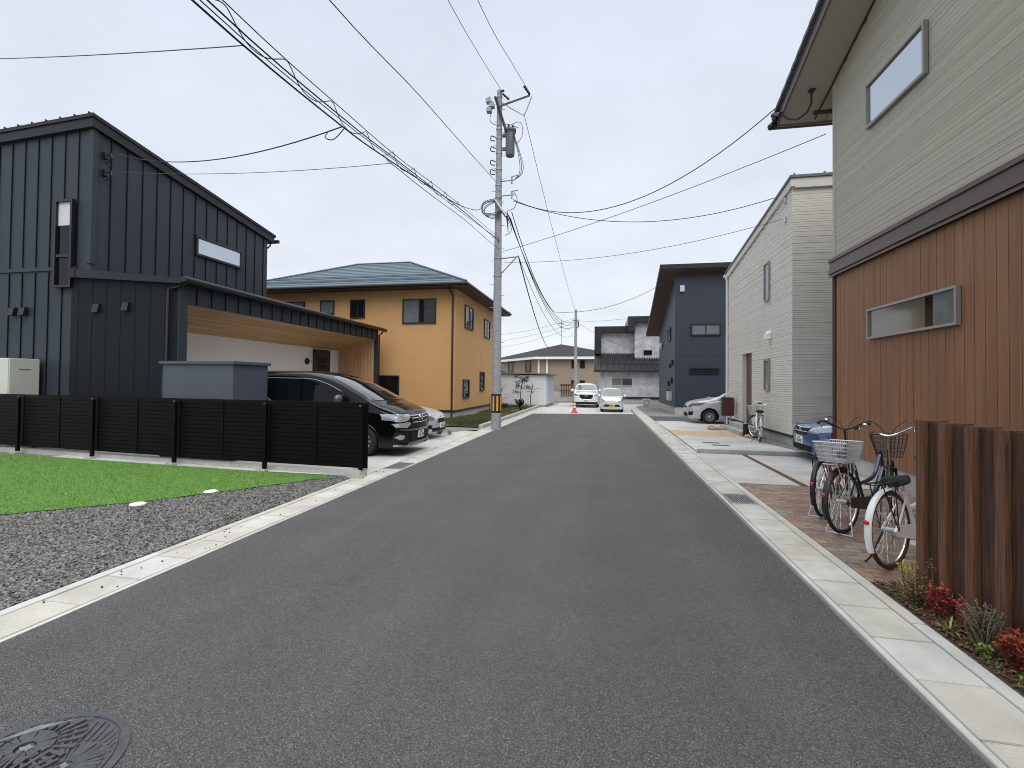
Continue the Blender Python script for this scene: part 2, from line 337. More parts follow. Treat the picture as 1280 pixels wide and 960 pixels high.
# left: driveway, gravel, turf
sheet('driveway',rect(-11.9,-4.405,7.95,14.4),.002,M_concrete,'pale concrete parking pad beside the black slat fence')
sheet('driveway',rect(-9.9,-4.405,14.41,16.1),-.002,M_concrete,'pale concrete strip beyond the silver car')
sheet('gravel_strip',[(-12,14.8),(-5.6,14.6),(-5.0,15.9),(-4.1,17.0),(-4.4,17.3),(-12,17.6)],.004,M_gravelf,'grey gravel strip in front of the ochre house')
sheet('gravel_yard',[(-30,-2),(-4.405,-2),(-4.405,7.9),(-30,9.4)],-.006,M_gravel,'bed of crushed grey gravel beside the road on the left')
turfpts=[(-30,-3),(-12.5,.4),(-7.43,4.62),(-6.35,5.57),(-5.61,6.51),(-4.94,7.5),(-4.6,7.68),(-4.9,7.78),(-30,9.35)]
sheet('turf_base',turfpts,.012,M_turf,'green backing of the artificial turf',thick=.02)
b=MB(); b.tube([(p[0],p[1],.008) for p in turfpts[1:7]],.012,5); tag(b.build('turf_edge',M_black),'dark trimmed edge of the green turf beside gravel',None,None,'structure')
def inpoly(x,y,P):
    c=False; j=len(P)-1
    for i in range(len(P)):
        if (P[i][1]>y)!=(P[j][1]>y) and x<(P[j][0]-P[i][0])*(y-P[i][1])/(P[j][1]-P[i][1])+P[i][0]: c=not c
        j=i
    return c
b=MB(); rnd=random.Random(3)
cnt=0
while cnt<90000:
    x=rnd.uniform(-14.5,-4.6); y=rnd.uniform(3,8.9)
    if not inpoly(x,y,turfpts) or y<-.58*x-.2: continue
    # seams between turf rolls
    if abs(((x*.62+y*.78)+20)%1.9-.95)<.012 and rnd.random()<.8: continue
    a=rnd.uniform(0,6.28); h=rnd.uniform(.010,.020); l=.006; dx,dy=math.cos(a)*l,math.sin(a)*l; bx,by=rnd.uniform(-.02,.02),rnd.uniform(-.02,.02)
    b.poly([(x-dx,y-dy,.01),(x+dx,y+dy,.01),(x+bx,y+by,.01+h)]); cnt+=1
M_blade=mat('turf_blade',(.19,.36,.075),.65,var=.22)
tag(b.build('artificial_turf',M_blade,fix=False),'bright green artificial turf lawn in front of the black fence','lawn',None,'stuff')
# loose stones
def stones(name,n,fn,size,m,label,seed=5,z=0):
    b=MB(); rn=random.Random(seed); c=0
    ico=[(0,0,1),(.89,0,.45),(.28,.85,.45),(-.72,.53,.45),(-.72,-.53,.45),(.28,-.85,.45),(.72,.53,-.45),(-.28,.85,-.45),(-.89,0,-.45),(-.28,-.85,-.45),(.72,-.53,-.45),(0,0,-1)]
    fc=[(0,1,2),(0,2,3),(0,3,4),(0,4,5),(0,5,1),(1,6,2),(2,7,3),(3,8,4),(4,9,5),(5,10,1),(1,10,6),(2,6,7),(3,7,8),(4,8,9),(5,9,10)]
    while c<n:
        p=fn(rn)
        if p is None: continue
        s=rn.uniform(*size); a=rn.uniform(0,6.28); sx,sy,sz=s*rn.uniform(.6,1.3),s*rn.uniform(.5,1),s*rn.uniform(.35,.75); k=len(b.v); ca,sa=math.cos(a),math.sin(a); tx,ty=rn.uniform(-.5,.5),rn.uniform(-.5,.5)
        for v in ico:
            j=rn.uniform(.8,1.2); X,Y,Z=v[0]*sx*j,v[1]*sy*j,v[2]*sz*j
            b.v.append((p[0]+X*ca-Y*sa,p[1]+X*sa+Y*ca,z+Z+tx*X+ty*Y+rn.uniform(0,.003)))
        b.f+=[[k+i for i in q] for q in fc]; c+=1
    return tag(b.build(name,m,fix=False),label,'gravel',None,'stuff')
def gyard(rn):
    d=rn.random()**1.6; y=2.2+d*5.7; x=rn.uniform(-11,-4.42)
    if inpoly(x,y,turfpts) or y<-.78*x-1.9: return None
    return (x,y)
M_stone=mat('crushed_stone',(.145,.142,.138),.85,var=.85)
stones('crushed_gravel',48000,gyard,(.009,.020),M_stone,'crushed grey stones lying between turf and gutter',z=.004)
# turf drain lids
for (x,y,l) in ((-6.28,5.42,'white round access cover nearer the camera at the turf edge'),(-5.92,6.27,'white round access cover farther along the turf edge, nearer the fence'),(3.4,5.98,'grey round access cover in the brick paving under the white bicycle')):
    b=MB(); b.lathe([(.0,.02),(.085,.02),(.095,.012),(.10,-.02)],(x,y,.012),'z',28); b.lathe([(.04,.021),(.045,.025),(.05,.021)],(x,y,.012),'z',20)
    tag(b.build('access_cover',M_white if x<0 else M_concrete,smooth=True),l,'access cover')
# right: brick paving, concrete driveway
b=MB(); rnd=random.Random(11)
y=2.0; row=0
while y<8.88:
    x=2.335+(-.112 if row%2 else 0); 
    while x<6.0:
        xa=max(x,2.335); xb=min(x+.222,6.0)
        if xb-xa>.03 and not (y<3.0 and x>4.9): b.box(xa,xb,y,y+.108,-.04,.010+rnd.uniform(-.0015,.0015))
        x+=.229
    y+=.115; row+=1
tag(b.build('brick_paving',M_brick),'brown and grey brick pavers under the parked bicycles',None,None,'structure')
sheet('paving_bed',rect(2.33,6.0,2,9.0),.0,M_sidegroove,'sand joints between brick pavers')
sheet('soil_bed',[(2.335,1.5),(2.335,4.75),(2.46,4.70),(2.75,4.1),(4.8,3.6),(4.8,1.5)],.016,M_soil,'dark soil of the planting bed by the timber fence')
sheet('driveway',rect(2.335,3.36,9.0,12.62),.006,M_concrete,'pale concrete pad left of the timber joint by the brick paving')
sheet('driveway',rect(3.47,9.5,9.0,11.0),.006,M_concrete,'pale concrete pad beside the brown wall')
sheet('driveway',rect(3.47,9.5,11.02,12.62),.006,M_concrete,'pale concrete pad under the blue car')
b=MB(); b.box(3.36,3.41,9.0,12.62,-.05,.012); b.box(3.42,3.47,9.0,12.62,-.05,.012); tag(b.build('timber_joint',M_timber),'twin brown timber joint strips set in the concrete',None,None,'structure')
b=MB(); b.prism([(2.12+.22,12.62,-.05),(8.5,12.82,-.05),(8.5,12.95,-.05),(2.34,12.75,-.05)],(0,0,.16)); tag(b.build('low_kerb',M_conc2,bevel=.008),'low concrete kerb between the blue car and the cream house','kerb')
sheet('driveway',[(2.34,12.75),(5.0,12.84),(4.7,14.6),(4.5,16.4),(2.34,16.35)],.05,M_concrete,'pale raised concrete pad in front of the cream house',thick=.06)
sheet('ochre_paving',[(2.34,16.36),(4.5,16.41),(4.55,17.9),(2.34,18.2)],.045,M_ochre,'sandy ochre band of paving crossing the driveway',thick=.06)
sheet('driveway',[(2.34,18.21),(4.55,17.91),(9,19.2),(9,23.2),(2.34,22.6)],.04,M_concrete,'pale concrete pad under the silver hatchback',thick=.06)
sheet('gravel_strip',[(5.0,12.96),(5.05,16),(4.6,16.5),(4.4,16.5),(4.72,14.5)],.06,M_gravelf,'grey gravel along the foot of the cream house',thick=.06)
sheet('side_lot',[(2.34,22.61),(9,23.21),(9,28),(2.34,27)],.0,M_asphalt,'asphalt side lot by the navy house')
sheet('gravel_lot',[(2.36,27.1),(9,28.1),(9,29),(3.6,30),(3.4,38),(2.34,36)],.004,M_gravelf,'dark gravel lot beside the navy house')
b=MB(); b.box(2.36,5.2,26.2,26.35,-.05,.06); tag(b.build('low_kerb',M_curb),'thin concrete kerb line before the navy house','kerb')
# step at cream house door
b=MB(); b.box(4.45,5.05,16.9,19.6,-.02,.18); b.box(4.72,5.05,17.3,19.4,.18,.33); tag(b.build('door_step',M_conc2,bevel=.008),'grey concrete doorstep before the brown door of the cream house','step')
# left raised kerb and garden plot
b=MB(); 
for k in range(27): 
    y=17.25+k*.6; b.box(-4.62,-4.45,y,y+.592,-.05,.13)
tag(b.build('raised_kerb',M_curb,bevel=.012),'raised concrete kerb edging the garden plot behind the utility pole','kerb')
sheet('garden_plot',[(-14,17.3),(-4.62,17.25),(-4.62,33),(-14,33)],.05,ramped('garden_soil',[(.35,(.055,.06,.03)),(.5,(.09,.085,.045)),(.68,(.17,.15,.09))],1.4,.95,bump=.6,dist=.04),'patchy earth of the garden plot beside the ochre house')
M_grassdry=mat('dry_grass',(.19,.165,.075),.8,var=.4); M_grassg=mat('weed_green',(.055,.085,.025),.7,var=.5)
def blades(name,n,fn,h,m,label,seed,z0=.05,wd=.008,cat='grass'):
    b=MB(); rn=random.Random(seed); c=0
    while c<n:
        p=fn(rn)
        if p is None: continue
        x,y=p; a=rn.uniform(0,6.28); hh=rn.uniform(*h); dx,dy=math.cos(a)*wd,math.sin(a)*wd; l=hh*rn.uniform(.1,.8); ang=rn.uniform(0,6.28); bx,by=l*math.cos(ang),l*math.sin(ang)
        b.poly([(x-dx,y-dy,z0),(x+dx,y+dy,z0),(x+bx*.5+dx*.7,y+by*.5+dy*.7,z0+hh*.7),(x+bx,y+by,z0+hh)]); c+=1
    return tag(b.build(name,m,fix=False),label,cat,None,'stuff')
def patch1(rn):
    x=rn.uniform(-9,-4.66); y=rn.uniform(17.3,22.5)
    if x<-6.6 and y>20.4: return None
    return (x,y) if math.sin(x*2.1)+math.sin(y*1.7+x)+rn.uniform(-1,1.5)>-.2 else None
def patch2(rn):
    x=rn.uniform(-6.6,-4.66); y=rn.uniform(18,32.5)
    return (x,y) if math.sin(x*3.1+1)+math.sin(y*1.3)+rn.uniform(-1,1)>0 else None
blades('weeds',11000,patch1,(.04,.13),M_grassg,'short green weeds in front of the ochre house',21)
blades('dry_grass',9000,patch2,(.04,.14),M_grassdry,'dry straw coloured grass behind the raised kerb',22)
blades('weeds',6000,patch2,(.05,.16),M_grassg,'green weeds among the dry grass behind the kerb',23)
# grates
def grate(x0,x1,y0,y1,label):
    t=empty('drain_grate',((x0+x1)/2,(y0+y1)/2,0)); tag(t,label,'drain grate')
    b=MB(); b.box(x0,x1,y0,y0+.025,.0,.018); b.box(x0,x1,y1-.025,y1,.0,.018); b.box(x0,x0+.02,y0+.025,y1-.025,.0,.018); b.box(x1-.02,x1,y0+.025,y1-.025,.0,.018); b.build('frame',M_galv,t)
    b=MB(); n=9
    for k in range(n): 
        xx=x0+.02+(x1-x0-.04)*(k+.5)/n; b.box(xx-.007,xx+.007,y0+.025,y1-.025,.003,.016)
    b.build('bars',M_galv,t)
    b=MB(); b.box(x0+.02,x1-.02,y0+.025,y1-.025,.008,.0105); b.build('pit',mat('pit_dark',(.03,.035,.045),.8),t)
grate(1.845,2.215,7.45,8.02,'slotted steel drain grate in the right gutter by the brick paving')
grate(-4.28,-3.93,8.75,9.45,'steel drain grate in the left gutter in front of the black minivan')
for (x,y,l) in ((3.05,14.55,'farther dark slot cover in the raised concrete pad'),(3.2,14.02,'nearer dark slot cover in the raised concrete pad')):
    b=MB(); b.box(x-.22,x+.22,y-.09,y+.09,.05,.056); tag(b.build('slot_cover',M_iron),l,'cover')
# manhole cover
mc=Vector((-2.52,1.66,0)); t=empty('manhole_cover',mc); tag(t,'round cast iron manhole cover with radiating raised pattern in the asphalt','manhole cover')
RO=.385
b=MB(); b.lathe([(RO,-.01),(RO,.007),(RO-.035,.008),(RO-.037,.002),(RO-.045,.002),(RO-.047,.008),(0.0,.006)],mc,'z',64); b.build('cover',M_iron,t,smooth=True)
b=MB(); rnd=random.Random(4)
def flower(cx,cy,r1,n,ph,r0=.04):
    for k in range(n):
        a=2*math.pi*k/n+ph; 
        for s_,e_ in ((r0,r1*.5),(r1*.55,r1)):
            if s_>=e_: continue
            wd=.007+.006*rnd.random(); a2=a+rnd.uniform(-.05,.05)
            p0=Vector((cx+math.cos(a)*s_,cy+math.sin(a)*s_,.006)); p1=Vector((cx+math.cos(a2)*e_,cy+math.sin(a2)*e_,.006))
            if p1.length>RO-.06: p1=p1*((RO-.06)/p1.length)
            if p0.length>RO-.06: continue
            pr=Vector((-math.sin(a),math.cos(a),0))*wd
            hq=len(b.f)*.00002; b.prism([mc+p0-pr*.5,mc+p1-pr,mc+p1+pr,mc+p0+pr*.5],(0,0,.0055+hq))
flower(.16,.05,.30,34,.1); flower(-.12,.10,.22,26,.3); flower(0,-.16,.26,28,.2)
b.build('raised_ribs',M_iron,t)
for (cx,cy) in ((.16,.05),(-.12,.10),(0,-.16)):
    b=MB(); b.prism([mc+Vector((cx+.032*math.cos(i*math.pi/5)*(1 if i%2 else .6),cy+.032*math.sin(i*math.pi/5)*(1 if i%2 else .6),.007)) for i in range(10)],(0,0,.010)); b.build('flower_boss',M_ironlt,t)
b=MB(); b.prism([mc+Vector((-.30,.08,.007)),mc+Vector((-.12,.27,.007)),mc+Vector((-.02,.33,.007)),mc+Vector((-.22,.22,.007))],(0,0,.0162))
b.build('worn_patch',M_ironlt,t)
# ================= dark house (left) =================
dh=empty('dark_house',(-12.6,9.5,0)); tag(dh,'dark blue grey metal clad house with cedar lined garage at the left','house')
X0,X1,Y0,Y1=-21,-12.6,9.5,15.75
def wt(x,y): return 7.98-(y-Y0)*.152+(x-X1)*.05
b=MB(); b.prism([(X1,Y0,0),(X1,Y0,wt(X1,Y0)),(X0,Y0,wt(X0,Y0)),(X0,Y0,0)],(0,.1,0))
b.prism([(X1,Y0+.1,3.5),(X1,Y0+.1,wt(X1,Y0+.1)),(X1,Y1,wt(X1,Y1)),(X1,Y1,3.5)],(-.1,0,0))
b.prism([(X1-.1,Y1,0),(X1-.1,Y1,wt(X1,Y1)),(X0,Y1,wt(X0,Y1)),(X0,Y1,0)],(0,-.1,0)); b.box(X0,X0+.1,Y0+.1,Y1-.1,0,6.5)
# standing seams
k=0
y=Y0+.42
while y<Y1-.1: b.seam(X1,X1+.022,y,y+.022,3.9,wt(X1,y)-.02); y+=.43
x=X1-.42
while x>X0+.1:
    zl=4.56
    b.seam(x-.022,x,Y0-.022,Y0,zl,wt(x,Y0)-.02)
    if x<-13.3: b.seam(x-.022,x,Y0-.022,Y0,0,4.42)
    x-=.43
b.box(X1-.10,X1+.03,Y0-.03,Y0+.10,4.6,wt(X1,Y0)-.01) # corner trim
b.box(X0,-13.0,Y0-.04,Y0,4.45,4.53)
b.mat2=M_seam; b.build('upper_wall',M_dark,dh)
b=MB(); th=.30
def rz(x,y,d): return wt(x,y)+d
o=.10
P=[(X1+o,Y0-o),(X1+o,Y1+.25),(X0,Y1+.25),(X0,Y0-o)]
b.quadgrid([[(p[0],p[1],rz(p[0],p[1],.0)) for p in P],[(p[0],p[1],rz(p[0],p[1],th)) for p in P]],True); b.poly([(p[0],p[1],rz(p[0],p[1],th)) for p in P]); b.poly([(p[0],p[1],rz(p[0],p[1],0)) for p in P][::-1])
P=[(X1+o+.03,Y0-o-.03),(X1+o+.03,Y1+.30),(X0,Y1+.30),(X0,Y0-o-.03)]
b.quadgrid([[(p[0],p[1],rz(p[0],p[1],th-.07)) for p in P],[(p[0],p[1],rz(p[0],p[1],th+.02)) for p in P]],True); b.poly([(p[0],p[1],rz(p[0],p[1],th+.02)) for p in P])
x=X1
while x>X0: b.obox((x,Y0-.13,rz(x,Y0-.13,th+.02)),(-.03,0,0),(0,Y1-Y0+.4,-(Y1-Y0+.4)*.152),(0,0,.045)); x-=.45
roof=b.build('roof',M_darktrim,dh)
b=MB(); b.cyl((X1-2,Y1+.36,wt(X1,Y1+.3)+.1),.07,2.2,10,'x'); b.tube([(X1-.1,Y1+.34,wt(X1,Y1)+.1),(X1-.05,Y1+.2,wt(X1,Y1)-.15),(X1-.1,Y1+.06,wt(X1,Y1)-.3)],.03,6); b.build('gutter_end',M_blackm,roof)
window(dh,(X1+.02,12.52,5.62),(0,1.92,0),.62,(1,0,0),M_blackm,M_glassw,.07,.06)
window(dh,(-13.62,Y0-.03,4.0),(.56,0,0),2.22,(0,-1,0),M_blackm,M_glass,.06,.09,rail=.36,parts=[(0,1,0,.35,M_carglass),(0,1,.37,.72,M_carglass),(.02,1,.72,1,M_blind)])
# lower garage block
gl=empty; LX=-13.1; GX=-9.9; GY0=9.47; GY1=19.5
b=MB(); b.prism([(LX+.0,GY0-.02,0),(GX,GY0-.02,0),(GX,GY0-.02,4.08),(LX,GY0-.02,4.38)],(0,.14,0))
x=GX-.4
while x>LX: b.box(x-.006,x,GY0-.026,GY0-.02,0,4.1+(GX-x)*.09); x-=.43
b.build('side_wall',M_dark2,dh)
b=MB() # beam band over the opening + pier + far post
b.box(GX-.12,GX,GY0+.12,GY1,3.56,4.02)
y=GY0+.45
while y<GY1: b.seam(GX,GX+.02,y,y+.02,3.56,4.0); y+=.45
b.box(GX-.5,GX,GY0+.125,GY0+.2,0,3.555); b.box(GX-.2,GX,GY1-.13,GY1,0,3.555); b.box(GX-.01,GX+.012,GY0-.034,GY0+.2,0,4.0)
b.mat2=M_seam; b.build('garage_beam',M_dark,dh)
bx=-11.75
b=MB(); n=14
for k in range(n):
    xa=GX-.121-(GX-.121-bx)*k/n; xb=GX-.121-(GX-.121-bx)*(k+1)/n+.008; za=3.57-.5*k/n; zb=3.57-.5*(k+.93)/n
    cuts=[GY0+.2]+sorted(random.uniform(GY0+1,GY1-1) for _ in range(3))+[GY1-.16]
    for c0,c1 in zip(cuts[:-1],cuts[1:]): b.prism([(xa,c0,za),(xb,c0,zb),(xb,c0,zb+.03),(xa,c0,za+.03)],(0,c1-c0-.002,0))
b.build('wood_soffit',M_wood,dh)
for ys in (GY0+.2,GY1-.15):
    b=MB(); nb=11
    for k in range(nb):
        xa=GX-.13-(GX-.13-bx)*k/nb; xb=GX-.13-(GX-.13-bx)*(k+1)/nb+.012
        za=3.57-(GX-.13-xa)/(GX-.13-bx)*.5; zb=3.57-(GX-.13-xb)/(GX-.13-bx)*.5
        b.prism([(xa,ys-.01,0),(xb,ys-.01,0),(xb,ys-.01,zb-.006),(xa,ys-.01,za-.006)],(0,.03,0))
    b.build('wood_side_wall',M_woodv,dh)
b=MB(); b.box(bx-.1,bx,GY0+.2,GY1-.16,0,3.1); b.build('white_wall',M_white,dh)
b=MB(); b.box(bx,bx+.05,17.45,18.65,0,3.03); b.box(bx+.05,bx+.07,17.75,18.35,1.9,2.75); d=b.build('door',mat('door_dark',(.03,.036,.048),.45),dh,bevel=.006)
b=MB(); 
for i in range(3):
    for j in range(3): b.box(bx+.07,bx+.075,17.80+i*.19,17.80+.15+i*.19,1.95+j*.26,2.16+j*.26)
b.build('door_glass',M_glass,d)
b=MB(); b.cyl((bx,17.05,2.5),.13,.05,16,'x'); b.tube([(bx+.05,17.1,2.5),(bx+.2,17.2,2.52),(bx+.24,17.3,2.62),(bx+.2,17.35,2.8)],.015,6); b.ball((bx+.2,17.35,2.86),.07); b.build('wall_lamp',M_blackm,dh)
# garage roof
b=MB(); 
def gz(x): return 4.13+(GX-x)*.105
b.prism([(GX+.16,GY0-.14,gz(GX+.16)),(LX+.08,GY0-.14,gz(LX+.08)),(LX+.08,GY0-.14,gz(LX+.08)-.22),(GX+.16,GY0-.14,gz(GX+.16)-.13)],(0,GY1-GY0+.35,0))
b.box(LX+.06,LX+.25,GY0-.15,GY0-.02,4.22,4.46)
gr=b.build('garage_roof',M_darktrim,dh)
b=MB(); b.tube([(GX+.24,GY0-.16,4.08),(GX+.24,GY1+.25,4.0)],.075,10); b.tube([(GX+.2,GY1+.1,3.98),(GX+.12,GY1+.06,3.85),(GX+.03,GY1+.03,3.78),(GX+.03,GY1+.03,0)],.035,8)
b.tube([(GX+.2,GY0-.02,4.02),(GX+.06,GY0-.06,3.93),(GX-.25,GY0-.08,3.86),(GX-.27,GY0-.08,0)],.035,8); b.build('rain_gutter',M_blackm,gr,smooth=True)
# vents, cable brackets
for (x,z) in ((-14.95,3.42),(-14.6,3.42),(-12.28,3.46),(-11.4,3.48)):
    b=MB(); b.prism([(x-.09,Y0-.03,z-.1),(x-.09,Y0-.14,z-.1),(x-.09,Y0-.10,z+.1),(x-.09,Y0-.03,z+.12)],(.18,0,0)); b.build('wall_vent',M_blackm,dh)
for (z,yy) in ((7.42,9.75),(6.98,9.75)):
    b=MB(); b.box(X1+.02,X1+.10,yy-.05,yy+.05,z-.08,z+.08); b.tube([(X1+.1,yy,z),(X1+.2,yy+.03,z+.05),(X1+.24,yy+.02,z-.06),(X1+.14,yy,z-.16),(X1+.06,yy,z-.2)],.014,6); b.build('cable_bracket',M_blackm,dh)
# utility units
t=empty('storage_box',(-8.5,9.2,0)); tag(t,'grey blue steel storage box behind the black fence beside the garage','storage box')
b=MB(); b.box(-9.5,-7.7,8.68,9.72,0,2.06); b.box(-9.5,-9.49,8.66,8.68,0,2.05); b.build('body',M_boxgrey,t,bevel=.01)
b=MB(); b.box(-9.55,-7.64,8.63,9.76,2.062,2.13); b.build('lid',M_boxgrey,t,bevel=.01)
t=empty('outdoor_unit',(-14.4,9.1,0)); tag(t,'beige heat pump unit against the dark wall, above the fence','outdoor unit')
b=MB(); b.box(-15.4,-13.95,8.76,9.40,.15,2.20); b.build('casing',M_unit,t,bevel=.02)
b=MB(); b.box(-15.38,-13.97,8.748,8.758,.5,.51); b.build('panel_seam',M_sidegroove,t)
b=MB(); b.box(-13.948,-13.94,8.95,9.2,1.93,1.95); b.build('handle',M_sidegroove,t)
for xx in (-15.3,-14.2):
    b=MB(); b.box(xx,xx+.2,8.8,9.3,0,.15); b.build('foot',M_conc2,t)
# ================= black slat fence =================
fp=[(-4.23,7.87),(-6.28,7.98),(-8.48,8.13),(-10.79,8.33),(-13.16,8.53),(-15.5,8.73)]
fe=empty('slat_fence',(-4.3,7.95,0)); tag(fe,'black horizontal slat fence along the turf, on a low concrete base','fence')
for i in range(5):
    A=Vector((*fp[i],0));B=Vector((*fp[i+1],0)); d=(B-A); n_=Vector((d.y,-d.x,0)).normalized(); n_=n_ if n_.y<0 else -n_; dn=d.normalized()
    # posts toward camera side
    b=MB(); b.obox(A-dn*.03+n_*.0+dn*.05,dn*.06,n_*.06,(0,0,1.28)); p=b.build('post',M_fence,fe)
    b=MB(); b.obox(A+dn*.07+n_*.02+Vector((0,0,1.28)),dn*.02,n_*.02,(0,0,.02)); b.build('post_cap',M_galv,p)
    b=MB()
    s=A-n_*.055+ (dn*-.02 if i==0 else Vector()); L=d.length+(.02 if i==0 else 0)
    z=.17
    while z<1.30: b.obox(s+Vector((0,0,z)),dn*L,-n_*.02,(0,0,.074)); z+=.083
    b.obox(s+Vector((0,0,1.325)),dn*L,-n_*.04,(0,0,.02))
    for q in (.0,.5): b.obox(s+dn*(L*q+.02)+n_*.004+Vector((0,0,.16)),dn*.05,n_*.008,(0,0,1.16))
    b.obox(s-n_*.024+Vector((0,0,.15)),dn*L,-n_*.006,(0,0,1.17))
    b.build('slat_panel',M_fence,fe)
b=MB(); A=Vector((-4.3,7.96,-.05)); B=Vector((-15.5,8.86,-.05)); d=B-A; dn=d.normalized(); n_=Vector((dn.y,-dn.x,0)); n_=n_ if n_.y<0 else -n_
b.obox(A+n_*.02,d,-n_*.14,(0,0,.13))
for i in range(6):
    q=Vector((*fp[i],-.05)); b.obox(q-dn*.05+n_*.12+dn*0.02,dn*.22,-n_*.10,(0,0,.10))
b.box(-4.52,-4.25,7.74,8.02,-.05,.14)
b.build('concrete_base',M_curb,fe,bevel=.008)
# ================= ochre house =================
yh=empty('ochre_house',(-6.65,20.55,0)); tag(yh,'ochre yellow two storey house with blue green hipped metal roof','house')
x1,x0,y0,y1=-6.65,-17.6,20.55,28.9
b=MB(); b.box(x0,x1,y0,y1,.42,6.05); b.build('wall',M_ochrewall,yh)
b=MB(); b.box(x0+.03,x1-.03,y0+.03,y1-.03,-.05,.415); b.build('foundation',M_conc2,yh)
b=MB(); b.box(x0-.01,x1+.02,y0-.02,y0,.36,.44); b.box(x1,x1+.02,y0,y1,.36,.44); b.build('base_trim',M_brownf,yh)
ov=.72; ez=6.12; ex0,ex1,ey0,ey1=x0-ov,x1+ov,y0-ov,y1+ov; rzz=8.35; rdy=(ey0+ey1)/2; ra=ex1-(rdy-ey0)*.97; rb=ex0+(rdy-ey0)*.9
b=MB(); b.quadgrid([[(ex0,ey0,ez-.17),(ex1,ey0,ez-.17),(ex1,ey1,ez-.17),(ex0,ey1,ez-.17)],[(ex0,ey0,ez),(ex1,ey0,ez),(ex1,ey1,ez),(ex0,ey1,ez)]],True)
b.build('fascia',M_brownf,yh); 
b=MB(); b.box(ex0+.01,ex1-.01,ey0+.01,ey1-.01,ez-.14,ez-.11); b.build('soffit',M_soffbrown,yh)
NR=13
def lerp(a,c,t): return tuple(a[i]+(c[i]-a[i])*t for i in range(3))
b=MB()
sides=[((ex0,ey0,ez),(ex1,ey0,ez),(rb,rdy,rzz),(ra,rdy,rzz)),((ex1,ey0,ez),(ex1,ey1,ez),(ra,rdy,rzz),(ra,rdy,rzz)),((ex1,ey1,ez),(ex0,ey1,ez),(ra,rdy,rzz),(rb,rdy,rzz)),((ex0,ey1,ez),(ex0,ey0,ez),(rb,rdy,rzz),(rb,rdy,rzz))]
for (a,c,a2,c2) in sides:
    for k in range(NR):
        t0,t1=k/NR,(k+1)/NR
        p0,p1,p2,p3=lerp(a,a2,t0),lerp(c,c2,t0),lerp(c,c2,t1),lerp(a,a2,t1)
        up=(0,0,.028)
        P0=tuple(Vector(p0)+Vector(up)); P1=tuple(Vector(p1)+Vector(up))
        b.poly([P0,P1,p2,p3]); b.poly([p0,p1,P1,P0])
rf=b.build('roof',M_roofgreen,yh,fix=False)
b=MB(); 
for (p,q) in (((ra,rdy,rzz),(rb,rdy,rzz)),((ra,rdy,rzz),(ex1,ey0,ez)),((ra,rdy,rzz),(ex1,ey1,ez)),((rb,rdy,rzz),(ex0,ey0,ez))): b.tube([Vector(p)+Vector((0,0,.05)),Vector(q)+Vector((0,0,.05))],.045,6)
b.build('ridge_cap',M_roofgreen,rf)
for row in (.14,.30):
    a=lerp((ex0,ey0,ez),(rb,rdy,rzz),row); c=lerp((ex1,ey0,ez),(ra,rdy,rzz),row)
    b=MB(); b.tube([Vector(a)+Vector((.5,0,.075)),Vector(c)+Vector((-.3,0,.075))],.022,5); b.build('snow_guard',MATS['blue_green_roof'],rf)
b=MB(); b.tube([(ex0,ey0-.06,ez-.06),(ex1+.06,ey0-.06,ez-.06),(ex1+.06,ey1,ez-.06)],.06,8)
b.tube([(x1-.2,ey0-.02,ez-.1),(x1-.16,y0-.25,ez-.30),(x1-.12,y0-.06,ez-.5),(x1-.12,y0-.06,.1)],.045,8); b.build('rain_gutter',M_brownf,yh,smooth=True)
for (xa,xb,za,zb,mu) in ((-9.22,-7.58,4.40,5.55,1),(-11.88,-11.12,4.70,5.58,1),(-13.46,-12.72,4.9,5.58,0),(-15.4,-14.3,5.0,5.55,0),(-11.3,-9.34,.45,2.0,1)):
    window(yh,(xa,y0-.0,za),(xb-xa,0,0),zb-za,(0,-1,0),M_brownf,M_glass,.055,.06,mull=mu,parts=[(0,.5,0,1,M_glassl if xb>-10 else M_glass),(.5,1,0,1,M_glass)] if mu else [(0,1,0,1,M_glassl)])
for (ya,yb,za,zb) in ((21.95,23.4,4.35,5.5),(25.7,27.0,4.25,5.3),(21.75,22.8,.95,1.85),(24.9,25.8,1.25,2.3)):
    window(yh,(x1,ya,za),(0,yb-ya,0),zb-za,(1,0,0),M_brownf,M_glass,.06,.06,mull=1 if za>4 else 0)
b=MB(); b.box(x1+.02,x1+.34,27.3,28.0,.05,.95); tag(b.build('meter_box',M_silverp,bevel=.02),'grey heater unit at the far corner of the ochre house','outdoor unit')
# ================= right house =================
rh=empty('beige_brown_house',(4.8,11.17,0)); tag(rh,'tall beige and brown clad house at the right edge with dark tiled roof','house')
WX=4.8; WY=11.17; YN=-4.0; RS=.33
def wtop(y): return 8.24+RS*(WY-y)
yr=1.5
b=MB(); b.prism([(WX+.05,WY-.01,.2),(WX+.05,WY-.01,wtop(WY)),(WX+.05,yr,wtop(yr)),(WX+.05,YN,wtop(yr)-(yr-YN)*RS),(WX+.05,YN,.2)],(.2,0,0)); b.box(WX+.25,14,WY-.25,WY-.01,.2,8.2); b.build('wall',M_sidegroove,rh)
b=MB(); z=4.46; rn=random.Random(8)
while z<13:
    h=rn.choice((.030,.055,.030,.075,.030)); 
    ye=min(WY,WY+(wtop(WY)-z-h)/RS); ys=max(YN, yr-((wtop(yr)-z-h)/RS)) if z+h>wtop(yr)-(yr-YN)*RS else YN
    if ye>ys: b.box(WX-.0-rn.choice((0,.0015,.003)),WX+.05,ys,ye,z,z+h)
    z+=h+.0045
b.box(WX-.012,WX+.0495,WY-.09,WY+.012,4.46,8.2)
b.build('upper_siding',M_side,rh)
b=MB(); y=WY-.12; rn=random.Random(9)
